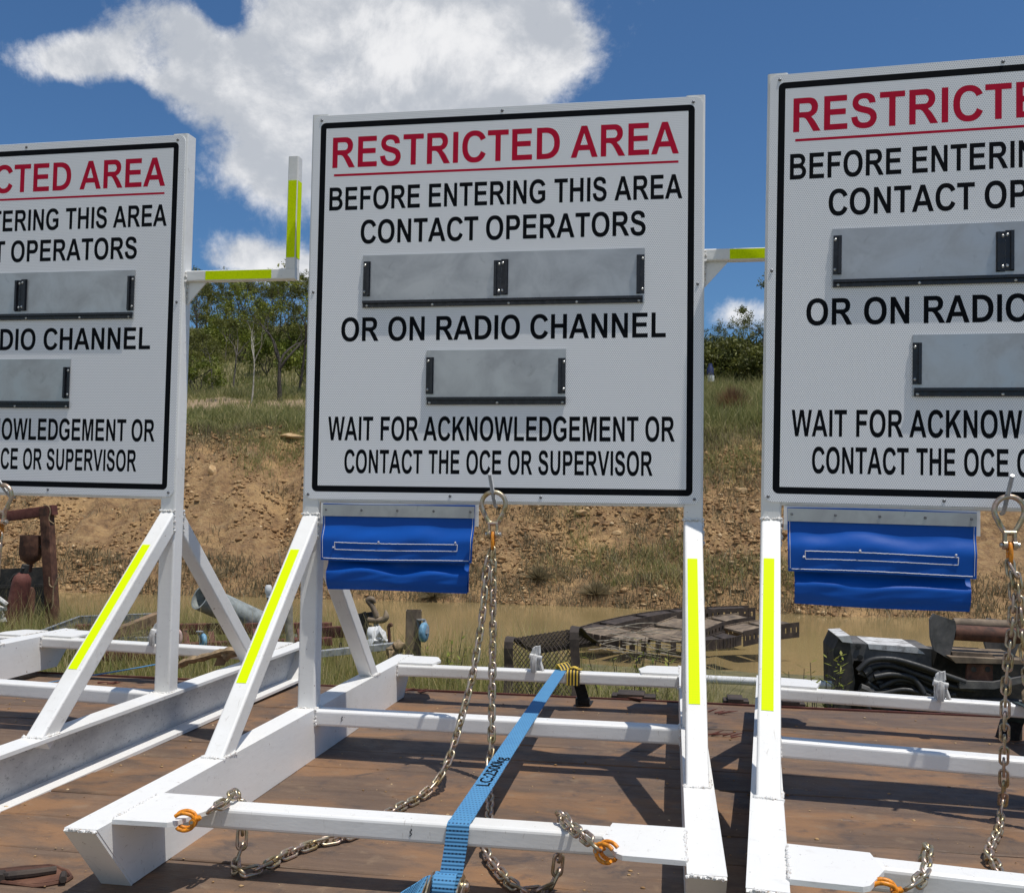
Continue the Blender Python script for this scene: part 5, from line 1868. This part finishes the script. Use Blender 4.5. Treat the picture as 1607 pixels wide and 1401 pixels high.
A_, B_, C_, D_ = at(20, 1012, 6.9), at(125, 967, 8.4), at(250, 957, 8.2), at(236, 1000, 6.9)
zt2 = (A_.z + B_.z + C_.z + D_.z) / 4
for p in (A_, B_, C_, D_):
    p.z = p.z * .7 + zt2 * .3
rim = T_(A_, B_, C_, D_)
mb = MB()
dn = Vector((0, 0, -.11))
for p, q in zip(rim, rim[1:] + rim[:1]):
    mb.add([p, q, q + dn, p + dn], [(0, 1, 2, 3)])
    nv = Vector((0, 0, 1)).cross((q - p).normalized()) * .012
    mb.add([p + nv, q + nv, q + dn + nv, p + dn + nv], [(0, 3, 2, 1)])
    mb.tube([p, q], .012, 6)
mb.build('tray_side', 'galvanised_steel', tray, 0)
MB().add([p + dn for p in rim] + [p + dn * 1.1 for p in rim], [(0, 1, 2, 3), (4, 7, 6, 5), (0, 4, 5, 1), (1, 5, 6, 2), (2, 6, 7, 3), (3, 7, 4, 0)]).build('tray_floor', 'dark_rust', tray, 0)
r = np.random.default_rng(5)
n = 900
uu, vv = r.random(n), r.random(n)
q = [np.array(p[:]) for p in rim]
P0 = (q[0] * ((1 - uu) * (1 - vv))[:, None] + q[1] * (uu * (1 - vv))[:, None] + q[2] * (uu * vv)[:, None] + q[3] * ((1 - uu) * vv)[:, None])
P0[:, 2] -= .085 - .04 * r.random(n)
d1 = r.normal(0, 1, (n, 3)) * np.array([1, 1, .35])
d2 = r.normal(0, 1, (n, 3)) * np.array([1, 1, .35])
V = np.stack([P0, P0 + d1 * .03, P0 + d2 * .03], 1).reshape(-1, 3)
o = np_mesh('leaf_litter', V, np.arange(n * 3).reshape(-1, 3), 'dry_grass_blade', np.repeat(r.uniform(.2, .8, n), 3), tray)
tag(o, kind='stuff')
pl = thing('timber_plank', 'brown timber plank lying across the trailer behind the left stand', 'plank', at(205, 985, 7.0))
a, b = [Vector(p) - Vector(pl.location) for p in (at(165, 1000, 6.6), at(262, 962, 7.3))]
MB().bar(a, b, .10, .10, r=.004).build('board', 'weathered_wood', pl, 0)

ch = thing('trailer_chassis', 'red brown trailer chassis with winch drawbar standing behind the deck', 'trailer', at(380, 995, 7.9))


def C2(*pts):
    return [Vector(p) - Vector(ch.location) for p in pts]


for nm, p, q, hh in (('side_beam', at(120, 988, 7.8), at(520, 985, 8.1), .125), ('side_beam', at(255, 1016, 6.7), at(520, 1006, 6.9), .085), ('side_beam', at(120, 1030, 6.3), at(290, 1026, 6.4), .10)):
    a, b = C2(p, q)
    MB().bar(a, b, .08, hh, r=.006).build(nm, 'red_oxide', ch)
for x in (290, 330, 400, 470):
    a, b = C2(at(x, 990, 7.9), at(x + 4, 1014, 6.8))
    MB().bar(a, b, .06, .06, r=.004).build('cross_member', 'red_oxide', ch)
for x, yb in ((290, 1010), (465, 1000), (302, 1052)):
    p = at(x, yb, 7.3)
    a = p - Vector(ch.location)
    MB().bar(a, Vector((a.x, a.y, gz(p) - ch.location.z - .05)), .07, .07, up=(0, 1, 0), r=.004).build('leg', 'red_oxide', ch)
a, b = C2(at(500, 992, 7.6), at(578, 990, 7.2))
MB().bar(a, b, .11, .12, r=.005).build('drawbar', 'red_oxide', ch)
mb = MB()
a, b = C2(at(545, 972, 7.25), at(586, 966, 7.2))
mb.bar(a, b, .10, .09, r=.01)
a, b = C2(at(566, 962, 7.18), at(578, 1000, 7.18))
mb.bar(a, b, .07, .05, up=(0, 1, 0), r=.006).bar(a + Vector((.05, -.04, .02)), b + Vector((.03, -.04, .03)), .03, .03, up=(0, 1, 0), r=.004)
mb.tube(C2(at(535, 1008, 7.2), at(534, 1024, 7.2)), .018, 6)
mb.build('winch', 'black_machine_paint', ch)
mb = MB()
hp = smooth_path(C2(*[at(x, y, 7.15) for x, y in ((592, 968), (584, 951), (578, 943), (579, 940), (584, 940), (589, 946))]), 4)
mb.tube(hp, .030, 8, radii=[1.0] * (len(hp) - 4) + [.95, .8, .6, .35])
hp = smooth_path(C2(*[at(x, y, 7.15) for x, y in ((578, 972), (592, 973), (602, 972), (606, 967), (605, 957))]), 4)
mb.tube(hp, .034, 8, radii=[1.0] * (len(hp) - 4) + [.85, .65, .45, .15])
mb.build('coupling_hook', 'muddy_steel', ch, 50)
a, b = C2(at(590, 974, 7.2), at(592, 1014, 7.2))
MB().bar(a, b, .045, .045, up=(0, 1, 0), r=.004).build('stand_leg', 'galvanised_steel', ch)
# pipe, pole, posts
pp_ = thing('pipe', 'wide grey plastic pipe lying slanted with its dark mouth towards the left stand', 'pipe', at(315, 935, 7.6))
a, b = [Vector(p) - Vector(pp_.location) for p in (at(314, 936, 7.6), at(462, 1003, 8.7))]
d = (b - a).normalized()
L = (b - a).length
MB().lathe([(.132, 0), (.150, 0), (.150, L), (.132, L), (.132, 0)], a, d, 30).build('pipe_wall', 'grey_pvc_pipe', pp_, 50)
po = thing('timber_pole', 'weathered grey pole standing beside the pipe', 'pole', at(455, 1020, 6.6))
a, b = [Vector(p) - Vector(po.location) for p in (at(456, 1026, 6.6), at(451, 915, 6.6))]
MB().tube([a + (b - a) * i / 6 + Vector((random.uniform(-.008, .008), 0, 0)) for i in range(7)], .040, 9, radii=[1.05, 1, 1, .97, .95, .95, .9]).build('pole_shaft', 'plank_grey_wood', po, 50)
wp = thing('capped_stake', 'thin stake with white plastic cap behind the taped brace of the centre stand', 'stake', at(421, 985, 9.2))
a, b = [Vector(p) - Vector(wp.location) for p in (at(422, 1000, 9.2), at(421, 930, 9.2))]
MB().tube([a - Vector((0, 0, .5)), b], .018, 7).build('stake_rod', 'grey_bark', wp)
MB().lathe([(.0001, -.02), (.032, -.02), (.045, .02), (.045, .07), (.03, .10), (.0001, .10)], b, (0, 0, 1), 12).lathe([(.0001, -.06), (.026, -.06), (.026, -.025), (.0001, -.025)], b, (0, 0, 1), 12).build('cap', 'white_plastic', wp, 50)
# loose galvanised angle bar
ab = thing('angle_bar', 'light galvanised angle bar lying over the grass below the coupling hook', 'steel bar', at(575, 1013, 6.0))
a, b = [Vector(p) - Vector(ab.location) for p in (at(500, 1021, 5.9), at(630, 1007, 6.2))]
MB().bar(a, b, .07, .006, r=.002).bar(a + Vector((0, -.035, -.03)), b + Vector((0, -.035, -.03)), .006, .06, r=.002).build('bar', 'galvanised_steel', ab, 0)


# castor wheels in square tube
def castor(loc, s, rz, label, tube=True):
    root = thing('castor_wheel', label, 'castor', loc)
    root.rotation_euler = (0, 0, rz)
    if tube:
        mb = MB()
        w = .075 * s
        for p, q in (((-w, -w), (w, -w)), ((w, -w), (w, w)), ((w, w), (-w, w)), ((-w, w), (-w, -w))):
            mb.prism([(p[0], p[1], -.55), (q[0], q[1], -.55), (q[0], q[1], .17 * s), (p[0], p[1], .17 * s)], Vector((0, 0, 1)).cross(Vector((q[0] - p[0], q[1] - p[1], 0)).normalized()) * .006)
        mb.build('square_tube', 'muddy_steel', root, 0)
    c = Vector((.10 * s, -.10 * s, -.03 * s))
    ax = (1, -.35, 0)
    MB().lathe([(.03 * s, -.026 * s), (.082 * s, -.026 * s), (.094 * s, -.014 * s), (.094 * s, .014 * s), (.082 * s, .026 * s), (.03 * s, .026 * s), (.03 * s, -.026 * s)], c, ax, 24).build('tyre', 'pale_blue_wheel', root, 50)
    MB().lathe([(.0001, -.022 * s), (.034 * s, -.022 * s), (.034 * s, .022 * s), (.0001, .022 * s)], c, ax, 14).build('hub', 'dark_rust', root, 50)
    mb = MB()
    axv = Vector(ax).normalized()
    for sg in (-1, 1):
        o = axv * .034 * s * sg
        mb.sweep([c + o + Vector((0, 0, -.01)), c + o + Vector((-.01, .01, .06)) * s, c + o * .9 + Vector((-.03, .03, .115)) * s], [(.022 * s, .003), (-.022 * s, .003), (-.022 * s, -.003), (.022 * s, -.003)])
    mb.lathe([(.0001, 0), (.045 * s, 0), (.045 * s, .012 * s), (.0001, .012 * s)], c + Vector((-.03, .03, .112)) * s, (0, 0, 1), 14)
    mb.build('fork', 'galvanised_steel', root, 0)
    return root


castor(at(649, 985, 6.4), 1.0, .25, 'pale blue castor wheel on a rusty square tube standing in the grass')
castor(at(300, 1002, 6.2), .80, 1.1, 'pale blue castor wheel with grey fork seen above the rear bar of the left stand', False)
pr = thing('pink_handle', 'pale pink plastic loop handle beside the post of the left stand', 'handle', at(279, 1008, 6.2))
a = [Vector(at(x, y, 6.2)) - Vector(pr.location) for x, y in ((278, 988), (283, 994), (283, 1006), (279, 1014), (290, 1016))]
simple('pale_pink_plastic', (.60, .42, .36), .5, var=.2)
MB().tube(smooth_path(a, 5), .018, 7).build('loop', 'pale_pink_plastic', pr, 50)
for (px, py, Yb, s, mname, lab) in ((598, 1004, 6.4, .13, 'white_plastic', 'crumpled white plastic sack in the grass beside the stand leg'), (622, 1020, 5.9, .085, 'tan_cloth', 'crumpled cream rag in the grass left of the castor tube')):
    sk = MB()
    for i in range(9):
        sk.ico((random.uniform(-.5, .5) * s, random.uniform(-.3, .3) * s, random.uniform(-.4, .5) * s), s * random.uniform(.5, .8), jit=.28)
    o = sk.build('sack', mname, None, 50)
    o.location = at(px, py, Yb)
    tag(o, lab, 'sack')
pk = thing('bent_rod', 'short rusty bent rod sticking up left of the castor tube', 'rod', at(611, 1010, 6.3))
a = [Vector(at(x, y, 6.3)) - Vector(pk.location) for x, y in ((612, 1060), (611, 1000), (610, 984), (613, 979), (615, 983))]
MB().tube(smooth_path(a, 5), .016, 7).build('rod', 'brown_rust', pk, 50)

# J: expanded mesh guard
Yg = 4.7
mg = thing('mesh_guard', 'brown expanded metal mesh guard bent over at the top, behind the rear bar', 'mesh guard', at(850, 1085, Yg))


def G_(*pts):
    return [Vector(p) - Vector(mg.location) for p in pts]


def mesh_panel(q, nu, nv, th):
    """diamond mesh between four corners (a b along u, d c opposite)"""
    mb = MB()
    a, b, c, d = q
    def pt(u, v):
        return a.lerp(b, u).lerp(d.lerp(c, u), v)
    for i in range(-nv, nu + 1):
        for sg in (1, -1):
            # diagonal strands u = (i + sg*k)/nu, v = k/nv
            seg = []
            for k in range(nv + 1):
                u = (i + k) / nu if sg > 0 else (i + nv - k) / nu
                if -1e-6 <= u <= 1 + 1e-6:
                    seg.append(pt(min(1, max(0, u)), k / nv))
                elif seg:
                    break
            if len(seg) > 1:
                mb.tube([seg[0], seg[-1]], th, 4)
    return mb


fl, fr, br_, bl_ = G_(at(800, 1002, Yg), at(902, 986, Yg + .05), at(905, 1120, Yg - .1), at(796, 1120, Yg - .1))
mesh_panel((fl, fr, br_, bl_), 15, 13, .0034).build('mesh_face', 'dark_rust', mg, 0)
tl, tr_ = G_(at(838, 1022, Yg + .9), at(936, 1008, Yg + .9))
mesh_panel((fl, fr, tr_, tl), 15, 9, .0040).build('mesh_flap', 'dark_rust', mg, 0)
mb = MB()
sd = Vector((.02, 0, 0))
for top, bot, back in ((fl, bl_, tl), (fr, br_, tr_)):
    mb.sweep(smooth_path([bot, bot.lerp(top, .55), top + Vector((0, 0, .005)), top.lerp(back, .5), back], 5), [(.035, .004), (-.035, .004), (-.035, -.004), (.035, -.004)], up=(0, -1, .2))
mb.sweep([tl, tr_], [(.03, .02), (-.03, .02), (-.03, -.02), (.03, -.02)])
mb.build('edge_strip', 'dark_rust', mg, 0)


# K: steel tracks half sunk in the pond
def track(pts, Yk, width, side, holes, label, top='muddy_steel', rad=None):
    P = smooth_path([at(x, y, Yk + dy) for x, y, dy in pts], 6)
    root = thing('steel_track', label, 'steel track', P[0])
    P = [p - Vector(root.location) for p in P]
    w = width / 2
    deck_ = MB()
    for i, (a, b) in enumerate(zip(P[:-1], P[1:])):
        if i % 6 == 5:
            continue
        sdv = (b - a).cross(Vector((0, 0, 1))).normalized() * w
        dz = Vector((0, 0, -.03 - .012 * (i % 2)))
        deck_.add([a + sdv, b + sdv, b - sdv, a - sdv, a + sdv + dz, b + sdv + dz, b - sdv + dz, a - sdv + dz],
                  [(0, 1, 2, 3), (4, 7, 6, 5), (0, 4, 5, 1), (2, 6, 7, 3), (1, 5, 6, 2), (0, 3, 7, 4)])
    deck_.build('tread_plate', top, root, 0)
    for sg in (-1, 1):
        sm = MB()
        for i, (a, b) in enumerate(zip(P[:-1], P[1:])):
            sdv = (b - a).cross(Vector((0, 0, 1))).normalized() * w * sg
            th = sdv.normalized() * .02
            up1, up0 = Vector((0, 0, .02)), Vector((0, 0, -side))
            hx0, hx1, hz0, hz1 = .34, .66, -side * .62, -side * .24
            def quad(t0, t1, z0, z1):
                q = [a.lerp(b, t0) + Vector((0, 0, z0)), a.lerp(b, t1) + Vector((0, 0, z0)), a.lerp(b, t1) + Vector((0, 0, z1)), a.lerp(b, t0) + Vector((0, 0, z1))]
                sm.prism([x + sdv for x in q], th)
            if holes(i / max(1, len(P) - 2)):
                quad(0, 1, hz1, .02); quad(0, 1, -side, hz0); quad(0, hx0, hz0, hz1); quad(hx1, 1, hz0, hz1)
            else:
                quad(0, 1, -side, .02)
        sm.build('side_plate', 'dark_rust' if sg > 0 else top, root, 0)
    return root


YK = 14.2
track([(905, 993, -1.2), (955, 978, -.4), (1010, 966, .3), (1060, 959, .8), (1115, 955, 1.2), (1180, 953, 1.4)], YK + .8, .40, .22, lambda t: t > .60, 'long dark steel track behind the others, square holes along its right end', 'dark_rust')
track([(925, 985, -.6), (975, 995, -.9), (1025, 1001, -1.0), (1065, 985, -.5), (1098, 972, -.1)], YK - .1, 1.0, .16, lambda t: t > .55, 'wide mud covered steel track lying flat with a dip in its middle')
track([(1098, 984, .2), (1130, 972, .4), (1172, 966, .6)], YK + .1, .60, .18, lambda t: t > .4, 'short humped steel track between the long one and the holed one')
track([(1150, 988, -.2), (1190, 980, .0), (1238, 974, .2)], YK - .6, .65, .22, lambda t: True, 'brown steel track with a row of round holes, nearest the right stand')
track([(1098, 1003, -.9), (1130, 1000, -.8), (1150, 995, -.7)], YK - .9, .45, .13, lambda t: False, 'low dark steel track end awash in front of the holed one', 'dark_rust')
rd = thing('dead_branches', 'tangle of pale dead branches in front of the flat steel track', 'branches', at(960, 1005, 12.4))
mb = MB()
for i in range(26):
    x0, y0 = random.uniform(905, 1040), random.uniform(985, 1025)
    p = at(x0, y0, 12.4 + random.uniform(-.5, .5)) - Vector(rd.location)
    d = Vector((random.uniform(.3, 1.0), random.uniform(-.3, .3), random.uniform(-.18, .12)))
    mb.tube(smooth_path([p, p + d * .5 + Vector((0, 0, random.uniform(-.05, .06))), p + d], 3), .008, 5, radii=[1, .95, .9, .8, .7, .6, .3])
mb.build('twigs', 'plank_grey_wood', rd, 50)

# L: black hydraulic attachment behind the right stand
Yh = 5.6
ha = thing('hydraulic_attachment', 'black hydraulic loader attachment with hoses, white edges and rusty cross tube', 'machinery', at(1450, 1130, Yh))


def H_(*pts):
    return [Vector(p) - Vector(ha.location) for p in pts]


def slab(name, px, Ya, depth, m, parent=ha):
    return MB().prism(H_(*[at(x, y, Ya) for x, y in px]), (0, depth, 0)).build(name, m, parent, 0)


e = slab('end_plate', [(1308, 1020), (1318, 998), (1334, 1008), (1342, 1070), (1330, 1140), (1310, 1140)], Yh - .25, .55, 'black_machine_paint')
slab('painted_edge', [(1314, 998), (1334, 997), (1338, 1009), (1322, 1007)], Yh - .27, .50, 'flaking_white_paint', e)
body = slab('box_beam', [(1326, 1008), (1462, 1018), (1462, 1046), (1340, 1036), (1332, 1070), (1322, 1070)], Yh - .1, .55, 'grey_machine_paint')
slab('painted_edge', [(1362, 1010), (1438, 1015), (1452, 1026), (1364, 1018)], Yh - .113, .50, 'flaking_white_paint', body)
mb = MB()
for x, y in ((1347, 1014), (1350, 1031)):
    mb.lathe([(.0001, .006), (.022, .005), (.022, 0)], H_(at(x, y, Yh - .105))[0], (0, -1, 0), 12)
mb.build('bolt', 'black_machine_paint', body, 40)
slab('back_plate', [(1336, 1036), (1462, 1046), (1612, 1050), (1612, 1150), (1330, 1150)], Yh + .28, .08, 'black_machine_paint')
slab('lower_beam', [(1462, 1018), (1612, 1040), (1612, 1062), (1466, 1070)], Yh + .06, .20, 'black_machine_paint')
slab('cover_plate', [(1490, 1030), (1612, 1036), (1612, 1042), (1500, 1040)], Yh - .28, .62, 'muddy_steel')
bp = slab('bolt_plate', [(1518, 1041), (1558, 1043), (1558, 1068), (1516, 1066)], Yh - .24, .03, 'brown_rust')
mb = MB()
for x in (1528, 1550):
    mb.lathe([(.0001, .004), (.020, .004), (.022, 0)], H_(at(x, 1050, Yh - .24))[0], (0, -1, 0), 12)
mb.build('hole', 'black_machine_paint', bp, 40)
slab('curved_rail', [(1506, 1068), (1560, 1070), (1612, 1060), (1612, 1070), (1560, 1081), (1506, 1080)], Yh - .30, .06, 'grey_machine_paint')
slab('ear_plate', [(1460, 972), (1466, 963), (1499, 974), (1501, 984), (1496, 1010), (1490, 1034), (1466, 1020), (1461, 1000)], Yh - .18, .05, 'grey_machine_paint')
slab('ear_plate', [(1545, 975), (1552, 970), (1598, 978), (1604, 1000), (1590, 1036), (1552, 1030), (1546, 1010)], Yh + .35, .05, 'grey_machine_paint')
a, b = H_(at(1496, 992, Yh - .12), at(1640, 1000, Yh - .05))
mb = MB().tube([a, b], .062, 16)
mb.build('cross_tube', 'brown_rust', ha, 40)
a, b = H_(at(1496, 978, Yh + .10), at(1600, 982, Yh + .12))
MB().tube([a, b], .045, 12).build('cross_tube', 'muddy_steel', ha, 40)
slab('floor_lug', [(1494, 1022), (1556, 1026), (1564, 1033), (1496, 1031)], Yh - .2, .35, 'muddy_steel')
hoses = [[(1352, 1060), (1358, 1048), (1375, 1040), (1410, 1040), (1450, 1052), (1500, 1068), (1540, 1076)],
         [(1356, 1056), (1372, 1046), (1400, 1045), (1440, 1058), (1490, 1076), (1530, 1082)],
         [(1346, 1052), (1366, 1036), (1400, 1034), (1440, 1044), (1480, 1058), (1515, 1070)],
         [(1362, 1066), (1390, 1052), (1420, 1054), (1450, 1068), (1490, 1086)],
         [(1380, 1078), (1410, 1066), (1436, 1072), (1462, 1086), (1500, 1096)],
         [(1350, 1078), (1380, 1088), (1420, 1082), (1460, 1092)],
         [(1340, 1090), (1356, 1084), (1372, 1096), (1400, 1100), (1440, 1098)],
         [(1400, 1128), (1430, 1112), (1470, 1112), (1500, 1120), (1540, 1118)],
         [(1372, 1062), (1400, 1058), (1430, 1063), (1442, 1074), (1450, 1088)],
         [(1374, 1070), (1400, 1072), (1424, 1072), (1440, 1084)],
         [(1360, 1070), (1376, 1080), (1410, 1086), (1450, 1094), (1500, 1090)],
         [(1350, 1100), (1362, 1110), (1366, 1122), (1380, 1130)],
         [(1366, 1104), (1400, 1116), (1430, 1128), (1470, 1136)],
         [(1410, 1104), (1450, 1120), (1475, 1128)],
         [(1450, 1136), (1480, 1116), (1520, 1108), (1560, 1112), (1620, 1128)],
         [(1460, 1130), (1500, 1124), (1560, 1130), (1620, 1138)],
         [(1430, 1110), (1470, 1104), (1500, 1100), (1560, 1098), (1620, 1104)]]
for i, hpts in enumerate(hoses):
    pth = smooth_path(H_(*[at(x, y, Yh - .20 - .03 * (i % 3) + .02 * math.sin(k)) for k, (x, y) in enumerate(hpts)]), 6)
    hm = MB().tube(pth, .024, 9).build('hose', 'rubber_hose', ha, 60)
    if i in (0, 1, 3, 5):
        MB().tube(pth[:5], .031, 8).build('hose_fitting', 'grey_machine_paint', hm, 40)
slab('skid_plate', [(1312, 1100), (1388, 1104), (1392, 1170), (1312, 1170)], Yh - .05, .06, 'black_machine_paint')
a, b = H_(at(1474, 1104, Yh - .42), at(1488, 1140, Yh - .42))
MB().bar(a, b, .022, .006, up=(0, 1, 0), r=.001).build('rusty_strut', 'red_oxide', ha, 0)
# long white pipe on the ground
wpipe = thing('pipe', 'long thin white pipe lying in the grass between the right and centre stands', 'pipe', at(1150, 1068, 5.6))
a, b = [Vector(p) - Vector(wpipe.location) for p in (at(1040, 1062, 5.7), at(1330, 1076, 5.4))]
MB().tube([a, b], .034, 14).build('pipe_wall', 'white_plastic', wpipe, 50)
